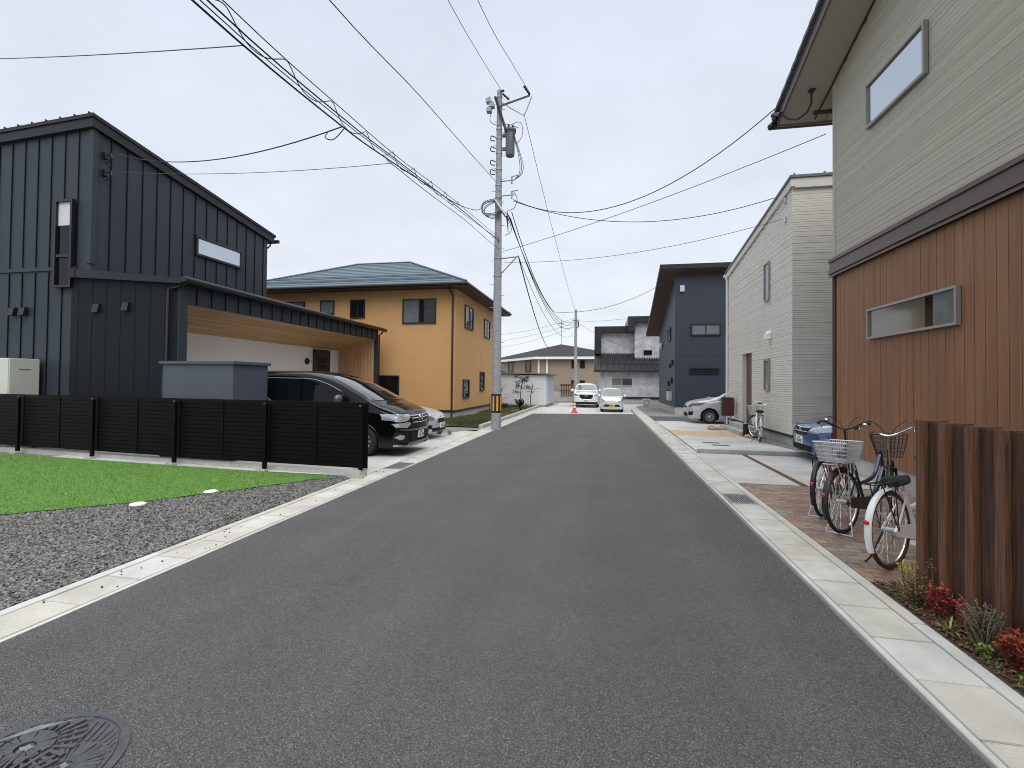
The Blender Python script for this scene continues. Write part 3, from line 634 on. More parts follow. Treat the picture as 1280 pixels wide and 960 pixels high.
while y>YN:
    b.box(WX,WX+.05,y-.172,y,.36,4.06); y-=.18
pb=b.build('lower_planks',M_brownwall,rh)
b=MB(); b.box(WX+.012,WX+.052,YN,WY-.005,.36,4.06); b.box(WX-.02,WX+.05,WY-.11,WY+.01,.36,4.06); b.build('plank_backing',M_browngap,rh)
b=MB(); b.box(WX+.03,14,YN,WY-.02,-.05,.35); b.build('foundation',M_conc2,rh)
b=MB(); b.box(WX-.06,WX+.05,YN,WY+.05,4.08,4.40); b.box(WX-.09,WX-.06,YN,WY+.05,4.37,4.44); b.box(WX-.09,WX-.06,YN,WY+.05,4.12,4.20); b.box(WX-.085,WX-.06,YN,WY+.05,4.05,4.08); b.build('band_course',M_band,rh)
window(rh,(WX-.01,7.50,2.60),(0,2.26,0),.55,(-1,0,0),mat('grey_sash',(.30,.29,.26),.45,metal=.3),M_glass,.04,.06,parts=[(0,.22,0,1,M_glassl),(.22,.30,.0,1,M_glass),(.3,1,0,1,mat('glass_reflecting',(.12,.105,.08),.08,spec=.9))])
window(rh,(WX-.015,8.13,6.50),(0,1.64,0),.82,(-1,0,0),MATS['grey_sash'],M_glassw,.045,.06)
# roof
OX=4.0; ye=12.12
def sz(y): return 7.93+RS*(ye-y)   # soffit height
b=MB(); b.prism([(OX+.04,ye,sz(ye)),(OX+.04,yr,sz(yr)),(OX+.04,yr,sz(yr)+.02),(OX+.04,ye,sz(ye)+.02)],(1.0,0,0)); b.prism([(OX+1.0,ye,sz(ye)),(14,ye,sz(ye)),(14,WY-.3,sz(WY-.3)),(OX+1.0,WY-.3,sz(WY-.3))],(0,0,.02))
b.prism([(OX+.04,YN,sz(yr)-(yr-YN)*RS),(OX+.04,yr,sz(yr)),(OX+1.04,yr,sz(yr)),(OX+1.04,YN,sz(yr)-(yr-YN)*RS)],(0,0,.02))
b.build('soffit',M_soffit,rh)
b=MB(); b.prism([(OX,ye+.05,sz(ye)-.03),(OX,yr,sz(yr)-.03),(OX,yr,sz(yr)+.22),(OX,ye+.05,sz(ye)+.22)],(.04,0,0))
b.prism([(OX,yr,sz(yr)-.03),(OX,YN,sz(yr)-(yr-YN)*RS-.03),(OX,YN,sz(yr)-(yr-YN)*RS+.22),(OX,yr,sz(yr)+.22)],(.04,0,0))
b.prism([(OX,ye,sz(ye)-.03),(14,ye,sz(ye)-.03),(14,ye,sz(ye)+.2),(OX,ye,sz(ye)+.2)],(0,.05,0)); b.build('barge_board',mat('eave_trim_grey',(.13,.11,.10),.45),rh)
b=MB(); b.prism([(WX-.035,ye-.1,sz(ye-.1)-.03),(WX-.035,yr,sz(yr)-.03),(WX-.035,yr,sz(yr)+.03),(WX-.035,ye-.1,sz(ye-.1)+.03)],(.03,0,0)); b.build('wall_edge_trim',M_eave,rh)
b=MB(); y=ye+.12
while y>yr:
    za=sz(y)+.23; b.prism([(OX-.08,y,za),(OX-.08,y-.34,za+.34*RS-.02),(OX-.08,y-.34,za+.34*RS+.05),(OX-.08,y-.05,za+.10),(OX-.08,y,za+.07)],(9,0,0)); y-=.30
b.prism([(OX-.05,yr,sz(yr)+.23),(OX-.05,YN,sz(yr)-(yr-YN)*RS+.23),(OX-.05,YN,sz(yr)-(yr-YN)*RS+.3),(OX-.05,yr,sz(yr)+.3)],(9,0,0))
b.build('roof_tiles',M_tile,rh)
b=MB(); b.tube([(OX-.1,ye+.12,sz(ye)+.05),(14,ye+.12,sz(ye)+.02)],.09,10); b.cyl((WX-.25,WY+.35,sz(ye)-.10),.05,.5,8,'x'); b.build('rain_gutter',M_eave,rh,smooth=True)
b=MB(); b.box(OX+.36,OX+.48,ye-.9,ye-.78,sz(ye-.85)-.03,sz(ye-.85)); b.tube([(OX+.42,ye-.84,sz(ye-.84)-.02),(OX+.42,ye-.82,sz(ye)-.0),(OX+.36,ye-.75,sz(ye)-.16),(OX+.22,ye-.6,sz(ye)-.22),(OX+.1,ye-.42,sz(ye)-.1),(OX-.02,ye-.3,sz(ye)+.10)],.022,8); b.build('service_cable',M_cable,rh,smooth=True)
b=MB(); b.tube([(OX-.02,ye-.3,sz(ye)+.10),(OX-.06,ye-.1,sz(ye)+.20),(OX-.1,ye,sz(ye)+.24)],.05,6); b.ball((OX-.06,ye-.05,sz(ye)+.12),.07); b.ball((OX-.1,ye+.1,sz(ye)+.02),.08); b.build('cable_anchor',M_blackm,rh)
# ================= cream house =================
ch=empty('cream_house',(5.05,14.14,0)); tag(ch,'cream ribbed siding house with sloping roof and brown front door','house')
cx=5.08; cy0=14.2; cy1=21.0
def ct(y): return 7.22-(y-cy0)*.150
dy0,dy1=17.75,19.0; dz=2.93
b=MB(); b.prism([(cx+.03,cy0+.03,dz),(cx+.03,cy1-.02,dz),(cx+.03,cy1-.02,ct(cy1)),(cx+.03,cy0+.03,ct(cy0))],(.2,0,0)); b.box(cx+.03,cx+.23,cy0+.03,dy0,.36,dz); b.box(cx+.03,cx+.23,dy1,cy1-.02,.36,dz); b.box(cx+.24,cx+.3,dy0-.1,dy1+.1,.3,dz); b.box(cx+.23,11,cy0+.03,cy0+.2,.36,ct(cy0)-.05); b.box(cx+.23,11,cy1-.2,cy1-.02,.36,ct(cy1)-.05); b.build('wall',M_creamg,ch)
dy0,dy1=17.75,19.0; dz=2.93
b=MB(); rn=random.Random(5); z=.37
while z<7.2:
    h=rn.choice((.050,.062,.075)); off=rn.choice((0,.003,.006))
    ye_=min(cy1,cy0+(7.22-z-h)/.150)
    if ye_>cy0:
        segs=[(cy0-off,ye_)] if z>dz else [(cy0-off,dy0),(dy1,ye_)]
        for (ya,yb) in segs: b.box(cx-off,cx+.03,ya,yb,z,z+h)
        b.box(cx+.0301,11,cy0-off,cy0+.03,z,z+h)
    z+=h+.006
b.build('siding',M_cream,ch)
b=MB(); b.box(cx-.02,cx+.035,cy0-.012,cy1,.30,.365); b.box(cx+.036,11,cy0-.02,cy0+.035,.30,.365); b.build('base_trim',M_darktrim,ch)
b=MB(); b.box(cx+.03,cx+.25,cy0+.03,cy1-.02,-.05,.299); b.box(cx+.25,11,cy0+.03,cy0+.2,-.05,.299); b.build('foundation',M_conc2,ch)
b=MB(); b.prism([(cx-.06,cy0-.08,ct(cy0)+.0),(cx-.06,cy1+.1,ct(cy1)-.0),(cx-.06,cy1+.1,ct(cy1)+.22),(cx-.06,cy0-.08,ct(cy0)+.22)],(.1,0,0)); b.box(cx+.04,11,cy0-.08,cy0+.02,ct(cy0)-.04,ct(cy0)+.22); b.build('fascia',M_cream,ch)
b=MB(); b.prism([(cx-.10,cy0-.12,ct(cy0)+.23),(cx-.10,cy1+.15,ct(cy1)+.23-.02),(cx-.10,cy1+.15,ct(cy1)+.29-.02),(cx-.10,cy0-.12,ct(cy0)+.30)],(6,0,0))
x=cx
while x<10: b.obox((x,cy0-.12,ct(cy0)+.30),(.03,0,0),(0,6.9,-6.9*.15),(0,0,.05)); x+=.75
b.build('roof',mat('grey_roof_metal',(.12,.13,.14),.45),ch)
b=MB(); b.cyl((cx-.14,cy1+.2,ct(cy1)+.1),.07,3,10,'x'); b.tube([(cx-.06,cy1+.14,ct(cy1)+.05),(cx-.05,cy1+.06,ct(cy1)-.1),(cx-.05,cy1+.04,.1)],.045,8); b.build('downpipe',mat('white_pipe',(.68,.69,.70),.5),ch,smooth=True)
b=MB(); b.box(cx+.14,cx+.20,dy0,dy1,.34,dz-.02); d=b.build('door',mat('brown_door',(.105,.058,.035),.5,noise=(3,.15)),ch)
b=MB(); b.box(cx-.01,cx+.14,dy0,dy0+.05,.34,dz); b.box(cx-.01,cx+.14,dy1-.05,dy1,.34,dz); b.box(cx-.01,cx+.14,dy0+.05,dy1-.05,dz-.05,dz); b.build('frame',M_cream,d)
b=MB(); b.box(cx+.10,cx+.13,dy0+.14,dy0+.17,1.0,1.9); b.build('handle',M_galv,d)
gs=MATS['grey_sash']
window(ch,(cx-.01,15.95,1.55),(0,.46,0),1.02,(-1,0,0),gs,M_glassl,.06,.05)
window(ch,(cx-.01,15.95,4.40),(0,.48,0),1.22,(-1,0,0),gs,M_glassl,.05,.05)
b=MB(); b.ball((cx-.05,15.95,3.33),.13,12,8,(.8,1,.8)); b.box(cx-.16,cx-.02,15.84,16.06,3.18,3.30); b.build('vent_hood',M_white,ch,smooth=True)
b=MB(); b.box(cx-.05,cx,14.6,14.72,6.95,7.1); b.box(cx-.05,cx,14.6,14.72,6.4,6.55); b.tube([(cx-.06,14.66,7.02),(cx-.14,14.9,6.9),(cx-.16,15.2,7.0),(cx-.1,15.5,7.15)],.016,6); b.build('cable_bracket',M_silverp,ch)
# mailbox, post, stump and pot near the door
t=empty('mailbox',(4.78,19.75,0)); tag(t,'dark red mailbox on two posts beside the silver hatchback','mailbox')
b=MB(); b.box(4.52,4.98,19.62,19.9,.52,1.24); b.build('body',mat('maroon_paint',(.075,.016,.022),.4,coat=.3),t,bevel=.03)
b=MB(); b.box(4.64,4.69,19.72,19.77,.0,.52); b.build('post',M_galv,t); b=MB(); b.box(4.83,4.88,19.72,19.77,.0,.52); b.build('post',M_galv,t)
t=empty('bollard_light',(4.62,16.75,0)); tag(t,'short black cylinder light by the doorstep of the cream house','garden light')
b=MB(); b.cyl((4.58,16.72,.04),.085,.42,16); b.build('post',M_blackm,t); b=MB(); b.cyl((4.58,16.72,.462),.07,.04,16,r2=.05); b.build('lamp_cap',M_galv,t)
M_bark=mat('driftwood',(.42,.29,.16),.85,noise=(8,.25))
def rocks(cx_,cy_,n,s,label,seed):
    b=MB(); rn=random.Random(seed)
    for k in range(n):
        px,py=cx_+rn.uniform(-1,1)*s*2.4,cy_+rn.uniform(-1,1)*s; q=rn.uniform(.06,.13); b.ball((px,py,.08),q,7,5,(rn.uniform(.8,1.5),rn.uniform(.7,1.2),rn.uniform(.6,1)))
    return tag(b.build('wood_chunks',M_bark),label,'logs')
rocks(4.72,16.15,5,.12,'two pale tan logs at the foot of the white bicycle by the cream house',1)
rocks(4.1,18.9,12,.16,'row of tan driftwood pieces in front of the silver hatchback wheel',2)
# ================= navy house =================
nh=empty('navy_house',(3.96,28.2,0)); tag(nh,'navy panel house with steep overhanging dark roof beyond the cream house','house')
nx,ny0,ny1=3.96,28.2,35.9
def nt_(y): return 7.98-(y-ny0)*.335
b=MB(); b.box(nx,13,ny0,ny0+.2,.42,7.98); 
for zz in (3.3,): b.box(nx,13,ny0-.008,ny0-.002,zz,zz+.03)
b.build('front_wall',M_navy,nh)
b=MB(); b.prism([(nx,ny0+.201,.42),(nx,ny1,.42),(nx,ny1,nt_(ny1)),(nx,ny0+.201,nt_(ny0))],(.2,0,0)); b.box(nx-.008,nx-.0,ny0+.002,ny0+.2,.42,7.9); b.build('side_wall',M_navys,nh)
b=MB(); b.box(nx+.03,13,ny0+.02,ny1,-.05,.415); b.build('foundation',M_curb,nh)
b=MB(); b.prism([(nx-.9,ny0-.6,nt_(ny0-.6)+.02),(nx-.9,ny1+.5,nt_(ny1+.5)+.02),(nx-.9,ny1+.5,nt_(ny1+.5)+.22),(nx-.9,ny0-.6,nt_(ny0-.6)+.28)],(10,0,0)); r_=b.build('roof',M_darktrim,nh)
b=MB(); b.prism([(nx-.86,ny0-.56,nt_(ny0-.56)-.01),(nx-.86,ny1+.45,nt_(ny1+.45)-.01),(nx-.86,ny1+.45,nt_(ny1+.45)+.01),(nx-.86,ny0-.56,nt_(ny0-.56)+.01)],(9.9,0,0)); b.build('soffit',M_soffbrown,r_)
window(nh,(4.82,ny0,4.48),(1.6,0,0),.68,(0,-1,0),M_blackm,M_glassl,.07,.07,mull=1)
window(nh,(6.68,ny0,4.48),(1.6,0,0),.68,(0,-1,0),M_blackm,M_glassl,.07,.07,mull=1)
window(nh,(4.76,ny0,2.30),(1.58,0,0),.36,(0,-1,0),M_blackm,M_glass,.05,.06)
window(nh,(nx-.01,29.7,4.35),(0,1.2,0),.8,(-1,0,0),M_blackm,M_glassl,.1,.06)
b=MB()
for (yy,zz,s) in ((28.7,2.85,.28),(29.6,2.7,.24),(29.0,1.75,.36),(30.3,1.6,.3)): b.box(nx-.12,nx-.01,yy,yy+s,zz,zz+s)
b.box(nx-.15,nx-.01,30.6,31.4,.9,1.35); b.build('wall_vent',M_blackm,nh)
b=MB(); b.ball((nx-.12,33.8,4.35),.22,10,8,(.6,1,1)); b.box(nx-.2,nx-.01,29.2,30.2,.75,1.3); b.box(nx+.25,nx+.5,ny0-.12,ny0-.0,7.0,7.35); b.build('meter_box',M_silverp,nh)
# ================= grey house =================
gh=empty('mottled_grey_house',(-.3,41,0)); tag(gh,'mottled grey panel house with black fascia at the end of the street','house')
b=MB(); b.box(-.25,7,41,47,.6,2.9); b.build('lower_wall',M_grey,gh)
b=MB(); b.box(-.2,7,41.03,47,-.05,.42); b.build('foundation',M_curb,gh); b=MB(); b.box(-.3,7,40.96,47,.425,.595); b.build('base_trim',M_blackm,gh)
b=MB(); b.box(-.3,2.6,42.9,48,4.3,6.3); b.box(2.6,7,42.2,48,3.9,7.3); b.build('upper_wall',M_grey,gh)
b=MB(); b.box(-.85,2.35,42.4,43.0,6.2,6.75); b.box(-.85,-.25,42.4,43.2,4.35,6.2); b.box(2.0,7,41.6,48,7.0,7.5); b.box(2.0,2.6,41.6,43,6.2,7.0); b.box(-.8,2.4,43,48,6.4,6.7); b.build('black_fascia',M_blackm,gh)
b=MB(); b.prism([(-.85,40.4,2.8),(-.85,43.1,4.45),(-.85,43.1,4.3),(-.85,40.4,2.66)],(8,0,0))
for k in range(36): b.tube([(-.75+k*.2,40.38,2.84),(-.75+k*.2,43.0,4.46)],.05,5)
lr=b.build('lower_roof',mat('black_roof_metal',(.02,.021,.024),.45),gh)
b=MB()
b.tube([(-.6,41.4,3.52),(6.5,41.4,3.52)],.045,5)
b.build('snow_guard',M_blackm,lr)
window(gh,(.62,41,1.50),(1.75,0,0),.72,(0,-1,0),M_silverp,M_glass,.06,.06,mull=1,parts=[(0,.5,0,1,mat('window_grey_green',(.14,.15,.10),.2,noise=(6,.3))),(.5,1,0,1,M_glass)])
window(gh,(3.35,42.2,4.20),(.7,0,0),.42,(0,-1,0),M_blackm,M_glass,.05,.06)
b=MB(); b.tube([(-.35,40.5,2.6),(-.32,40.9,2.4),(-.32,40.94,.1)],.06,8); b.build('downpipe',M_silverp,gh)
t=empty('outdoor_unit',(-.9,40.2,0)); tag(t,'small grey box unit between the white car and the grey house','outdoor unit')
b=MB(); b.box(-1.35,-.55,40,40.4,.05,1.0); b.build('casing',M_unit,t,bevel=.02); b=MB(); b.lathe([(.28,-.01),(.30,-.02),(.25,-.02),(.25,-.01)],(-.95,40,.55),'y',20); b.build('fan_guard',M_sidegroove,t)
t=empty('outdoor_unit',(3.1,36.5,0)); tag(t,'pale unit at the far corner of the navy house, low by the gravel','outdoor unit')
b=MB(); b.box(2.85,3.4,36.3,36.7,.05,.6); b.build('casing',M_unit,t,bevel=.02); b=MB(); b.lathe([(.2,-.01),(.21,-.02),(.17,-.02),(.17,-.01)],(3.1,36.3,.33),'y',20); b.build('fan_guard',M_sidegroove,t)
# ================= tan apartment =================
th_=empty('tan_apartment',(-8.4,60,0)); tag(th_,'tan sided two storey apartment block with dark hipped roof far down the street','apartment building')
A=(-8.4,60); B=(1.2,58.5); Cc=(-18.5,74.0)
def quadwall(p,q,z0,z1,tk=.2):
    p=Vector((*p,z0));q=Vector((*q,z0)); return MB().obox(p,q-p,Vector((0,tk,0)),(0,0,z1-z0))
quadwall(A,B,0,5.0).build('wall',M_tan,th_); quadwall((-6.2,59.64),(1.2,58.48),-.02,1.25,.05).build('grey_base',M_greyw,th_); quadwall(Cc,A,0,5.0).build('wall',M_tan,th_)
ap=(-5.9,66,7.1); D_=(8,74)
E_=[(-8.7,59.3,5.0),(2,57.8,4.95),(9,74,5.0),(-19.4,74.2,5.0)]
b=MB(); b.poly([E_[0],E_[1],ap]); b.poly([E_[1],E_[2],ap]); b.poly([E_[3],E_[0],ap]); b.poly([E_[2],E_[3],ap]); b.build('roof',mat('dark_slate_roof',(.05,.048,.05),.9,spec=.15,noise=(3,.15)),th_)
b=MB()
for (p,q) in ((E_[0],E_[1]),(E_[3],E_[0])): b.obox(Vector(p)-Vector((0,0,.32)),Vector(q)-Vector(p),(0,.1,0),(0,0,.31))
b.build('eave_trim',M_white,th_)
b=MB(); b.box(-8.3,-8.1,59.8,59.9,0,4.7); b.box(-7.2,-7.0,59.6,59.7,0,4.7); b.build('downpipe',M_white,th_)
for (xx,zz) in ((-4.0,3.55),(-2.95,3.55),(-4.0,1.05),(-2.95,1.05)): window(th_,(xx,59.35-.02+(-4-xx)*-.0-(xx+4)*.16,zz),(.62,-.097,0),1.0,(0,-1,0),M_blackm,M_glass,.08,.08)
for tt,w_ in ((.10,.09),(.42,.09),(.78,.07)):
    p=Vector((*A,3.1))+(Vector((*Cc,3.1))-Vector((*A,3.1)))*tt; d=(Vector((*Cc,0))-Vector((*A,0))); window(th_,p+d*w_,-d*w_,1.45,(-.8,-.6,0),M_darktrim,M_glass,.1,.1)
t=empty('antenna',(-5.9,66,7)); tag(t,'thin rooftop antenna on the tan apartment roof peak','antenna')
b=MB(); b.tube([(-5.9,66,7.0),(-5.9,66,10.4)],.035,5); b.build('mast',M_cableg,t); b=MB(); b.tube([(-6.3,66,10.0),(-5.5,66,10.0)],.03,4); b.tube([(-6.2,66,9.4),(-5.6,66,9.4)],.03,4); b.build('aerial',M_cableg,t)
# far low house behind pole + boundary screen
t=empty('far_house',(-13,52,0)); tag(t,'small distant house seen between the ochre house and the shed','house')
b=MB(); b.box(-16,-11.3,46,52,0,2.9); b.build('wall',M_greyw,t); b=MB(); b.prism([(-16.5,45.6,2.9),(-10.9,45.6,2.9),(-13.6,45.6,3.9)],(0,7,0)); b.build('roof',MATS['dark_slate_roof'],t)
t=empty('block_wall',(-3,42,0)); tag(t,'low grey block wall with small slatted fence before the tan apartment','wall')
b=MB(); b.box(-16,-.9,44,44.2,0,.9); b.build('blocks',M_conc2,t); b=MB(); 
for k in range(9): b.box(-3.9+k*.22,-3.9+k*.22+.1,43.9,43.98,.5,1.5)
b.box(-4.0,-1.9,43.9,44,1.45,1.6); b.box(-4,-1.9,43.9,44,.95,1.03); b.build('slats',M_timber,t)
# ================= shed =================
sh=empty('storage_shed',(-4,33.2,0)); tag(sh,'long pale grey metal shed with flat roof behind the garden plot','shed')
b=MB(); b.box(-12,-4.0,33.2,38.2,.15,2.25); 
for k in range(12): b.box(-11.5+k*.62,-11.49+k*.62,33.19,33.2,.2,2.2)
b.build('wall',M_shed,sh)
b=MB(); b.box(-12,-4.05,33.24,38.15,-.02,.148); b.build('base',M_conc2,sh)
b=MB(); b.prism([(-12.2,33.0,2.42),(-3.7,33.0,2.30),(-3.7,33.0,2.38),(-12.2,33.0,2.54)],(0,5.4,0)); b.build('roof',mat('shed_roof',(.17,.18,.17),.6),sh)
for k,(ya,yb) in enumerate(((33.5,34.7),(34.8,36.1),(36.2,37.6))):
    b=MB(); b.box(-4.0,-3.95,ya,yb,.2,2.15); b.build('door',mat('shed_door',(.50,.53,.58),.5),sh)
    b=MB(); b.box(-4.0,-3.93,yb+.01,yb+.07,.2,2.2); b.build('door_post',M_silverp,sh)
# ================= utility poles =================
PX_,PY_=-3.87,16.9
up=empty('utility_pole',(PX_,PY_,0)); tag(up,'tall concrete utility pole with transformer and striped band on the left kerb','utility pole')
def pr(z): return .185-.0075*z
b=MB(); zs=[-.1]+[i*1.0 for i in range(1,13)]+[12.55]
b.tube([(PX_+.0*z,PY_,z) for z in zs],[pr(z) for z in zs],24); b.build('shaft',M_pole,up,smooth=True)
b=MB(); b.lathe([(pr(1)+.002,.62),(pr(1)+.012,.63),(pr(1)+.012,1.30),(pr(1)+.002,1.31)],(PX_,PY_,0),'z',24); bd=b.build('warning_band',M_blackm,up,smooth=True)
b=MB()
for k in range(8):
    a0=2*math.pi*k/8+.25; a1=a0+.36; rr=pr(1)+.016
    rows=[[(PX_+rr*math.cos(a0+(a1-a0)*j/4),PY_+rr*math.sin(a0+(a1-a0)*j/4),z) for j in range(5)] for z in (.69,1.24)]
    b.quadgrid(rows)
b.build('yellow_stripe',M_yel,bd)
b=MB()
for k in range(24):
    z=1.9+k*.43; s=1 if k%2 else -1; b.tube([(PX_+s*pr(z)*.9,PY_-.05,z),(PX_+s*(pr(z)+.12),PY_-.07,z)],.010,5)
b.build('step_bolts',M_galv,up)
b=MB()
for z in (6.3,5.65,8.3,8.55,9.0,9.6,10.2,10.75,11.1,11.9,12.3): b.lathe([(pr(z)+.001,z-.03),(pr(z)+.014,z-.03),(pr(z)+.014,z+.03),(pr(z)+.001,z+.03)],(PX_,PY_,0),'z',16)
b.build('clamp_bands',M_galv,up)
b=MB(); c=(-3.45,PY_-.02,0); b.lathe([(0,10.05),(.15,10.06),(.17,10.12),(.17,10.95),(.22,10.97),(.22,11.03),(.17,11.06),(0,11.08)],c,'z',20)
for k in range(10): a=k*.628; b.box(c[0]+.2*math.cos(a)-.012,c[0]+.2*math.cos(a)+.012,c[1]+.2*math.sin(a)-.012,c[1]+.2*math.sin(a)+.012,10.9,11.1)
b.box(-3.75,-3.6,PY_-.05,PY_+.05,10.3,10.4); b.box(-3.75,-3.6,PY_-.05,PY_+.05,10.8,10.9)
tr=b.build('transformer',mat('transformer_grey',(.12,.13,.145),.5),up,smooth=True)
b=MB(); b.tube([(-3.5,PY_-.05,11.06),(-3.5,PY_-.05,11.22)],.03,6); b.tube([(-3.36,PY_,11.06),(-3.36,PY_,11.22)],.03,6); b.build('bushing',M_blackm,tr)
def arm(p,q,wd=.045): return MB().tube([p,q],wd,4)
b=MB(); b.tube([(-3.9,PY_-.1,11.9),(-2.72,PY_-.1,12.20)],.05,4); b.tube([(-3.9,PY_+.12,12.25),(-3.45,PY_+.1,11.9),(-2.95,PY_+.05,11.55),(-2.66,PY_,12.2)],.022,5); b.build('cross_arm',M_galv,up)
b=MB(); b.tube([(-4.02,PY_-.1,12.28),(-3.58,PY_-.2,10.95)],.05,4); b.build('brace_arm',M_blackm,up)
b=MB()
for (x,z) in ((-4.22,12.05),(-4.1,11.86),(-4.2,11.7)): b.box(x-.09,x+.09,PY_-.35,PY_-.15,z-.07,z+.07); b.tube([(x-.1,PY_-.25,z+.1),(x+.05,PY_-.25,z+.16)],.025,5)
b.build('fuse_switches',mat('porcelain_grey',(.36,.37,.39),.3),up)
for (p0,p1) in (((-3.80,PY_-.1,12.45),(-3.62,PY_-.45,12.25)),((-2.72,PY_-.1,12.22),(-2.84,PY_-.7,12.18)),((-3.75,PY_-.05,12.4),(-3.5,PY_-.05,12.15))):
    p0=Vector(p0);p1=Vector(p1); b=MB(); b.tube([p0.lerp(p1,k/12) for k in range(13)],[.018 if k%3==0 else .045 for k in range(13)],8); b.build('insulator',M_blackm,up)
b=MB()
for z in (9.12,8.58): 
    b.tube([(PX_,PY_-.1,z-.35 if z>9 else z-.1),(PX_+.1,PY_-.12,z-.35 if z>9 else z-.1)],.02,4); b.tube([(PX_+.1,PY_-.12,z-.02),(PX_+.62,PY_-.12,z)],.022,4); b.tube([(PX_+.52,PY_-.12,z-.13),(PX_+.52,PY_-.12,z+.13)],.035,6); b.tube([(PX_+.52,PY_-.12,z+.13),(PX_+.75,PY_-.12,z+.16)],.02,5)
b.tube([(PX_-.1,PY_-.2,8.4),(PX_+.35,PY_-.25,7.75)],.055,4)
b.build('low_arms',M_galv,up)
b=MB()
b.tube([(PX_+.1,PY_-.05,6.27),(PX_+.78,PY_-.05,6.33)],.025,4); b.tube([(PX_+.1,PY_-.05,5.68),(PX_+.70,PY_-.05,6.3)],.02,4); b.build('bracket',M_galv,up)
def cat(p,q,sag,n=18):
    p,q=Vector(p),Vector(q); return [p.lerp(q,i/n)-Vector((0,0,sag*4*(i/n)*(1-i/n))) for i in range(n+1)]
# jumper loops on the pole
rn=random.Random(12); b=MB()
def loop(pts): 
    P=[Vector(p) for p in pts]; o=[]
    for i in range(len(P)-1):
        p0=P[max(i-1,0)];p1=P[i];p2=P[i+1];p3=P[min(i+2,len(P)-1)]
        for k in range(5):
            t=k/5; o.append(.5*((2*p1)+(-p0+p2)*t+(2*p0-5*p1+4*p2-p3)*t*t+(-p0+3*p1-3*p2+p3)*t*t*t))
    o.append(P[-1]); return o
for k in range(3): b.tube(loop([(-3.40+.03*k,PY_-.1,10.98),(-3.15+.06*k,PY_-.2,10.2-.1*k),(-3.05+.06*k,PY_-.15,9.6),(-3.1+.05*k,PY_-.12,9.3),(-3.3,PY_-.12,9.1)]),.011,5)
b.tube(loop([(-3.4,PY_-.05,11.22),(-3.1,PY_-.1,11.25),(-2.98,PY_-.1,11.05),(-3.0,PY_-.1,10.7),(-3.2,PY_-.1,10.45)]),.011,5)
b.tube(loop([(-4.1,PY_-.2,11.8),(-4.15,PY_-.3,11.3),(-3.9,PY_-.3,11.1),(-3.5,PY_-.1,11.2),(-3.1,PY_-.1,11.02)]),.011,5)
for k in range(5): 
    a=rn.uniform(.2,.45); b.tube(loop([(-3.95,PY_-.2,8.45-.03*k),(-4.15-a*.6,PY_-.3,8.3-.05*k),(-4.2-a*.5,PY_-.3,7.9),(-4.0,PY_-.25,7.7+.05*k),(-3.6,PY_-.2,7.95),(-3.45,PY_-.2,7.6-.1*k)]),.013,5)
b.tube(loop([(-3.3,PY_-.1,8.7),(-3.15,PY_-.1,8.45),(-3.25,PY_-.1,8.1),(-3.5,PY_-.2,7.9),(-3.35,PY_-.1,7.3),(-3.6,PY_-.1,7.1)]),.012,5)
for z in (10.75,10.35,9.85,9.5): b.tube(loop([(PX_-.1,PY_-.1,z),(PX_-.26,PY_-.15,z+.05),(PX_-.27,PY_-.15,z-.1),(PX_-.12,PY_-.12,z-.13)]),.02,5)
b.build('jumper_cables',M_cable,up,smooth=True)
# far pole
fpz=7.6; FX,FY=-2.24,38.0
fp_=empty('utility_pole',(FX,FY,0)); tag(fp_,'slim grey utility pole in the distance behind the white suv','utility pole')
b=MB(); b.tube([(FX,FY,0),(FX-.0,FY,fpz)],[.15,.10],14); b.build('shaft',M_pole,fp_,smooth=True)
b=MB(); b.tube([(FX-.25,FY-.1,6.75),(FX+.25,FY-.1,6.75)],.03,4); b.tube([(FX+.2,FY-.1,6.2),(FX+.2,FY-.1,6.7)],.05,6); b.tube([(FX+.05,FY-.1,6.1),(FX+.3,FY-.1,6.3)],.03,5); b.build('cross_arm',M_blackm,fp_)
# ================= wires =================
def wire(pts,r,label,m=M_cable,name='cable',smooth=True):
    b=MB(); b.tube(pts,r,5); return tag(b.build(name,m,smooth=smooth),label,'cable','overhead cables')
BX=-3.9
wire(loop([(BX,-3,5.9),(BX,1,5.48),(BX,3.78,5.38),(BX,6.36,5.57),(BX,8.12,5.82),(BX,11.3,6.35),(BX,15.7,6.86),(BX+.1,16.8,6.9)]),.012,'lowest and thickest black cable of the bundle running to the left of the pole')
wire(loop([(BX+.02,-3,6.2),(BX,1,5.72),(BX,4.14,5.67),(BX,6.7,5.86),(BX,8.46,6.04),(BX,11.3,6.45),(BX,15.7,6.98),(BX+.1,16.8,7.02)]),.007,'upper thin cable of the bundle running to the left of the pole')
wire(loop([(BX,-3,6.05),(BX,1,5.62),(BX,4.0,5.52),(BX,6.5,5.72),(BX,8.3,5.95),(BX,11.3,6.36),(BX,13.2,6.8),(BX,14.41,7.22),(BX-.2,15.6,7.9),(BX-.1,16.7,8.35)]),.010,'cable that sags from the bundle and curls up to the pole collar')
pts=[]
for k in range(240):
    y=-2+k*.06; base=5.55+.0*y; zc=5.50+max(0,(y-4))**1.5*.035 if y<8.3 else 5.80+(y-8.3)*.165
    pts.append((BX+.05*math.cos(k*.38),y,(5.52 if y<4 else 5.52+(y-4)*.075 if y<7 else 5.745+(y-7)*.15)+.10*math.sin(k*.38)))
wire(pts,.0065,'thin cable coiled in a spiral around the bundle on the left')
wire(loop([(BX,-3,6.0),(BX,1,5.56),(BX,3.9,5.45),(BX,6.4,5.66),(BX,8.2,5.9),(BX,10,6.12),(BX,13,6.5),(BX,15.7,6.88),(BX+.1,16.8,6.95)]),.007,'middle thin cable of the bundle running to the left of the pole',M_cableg)
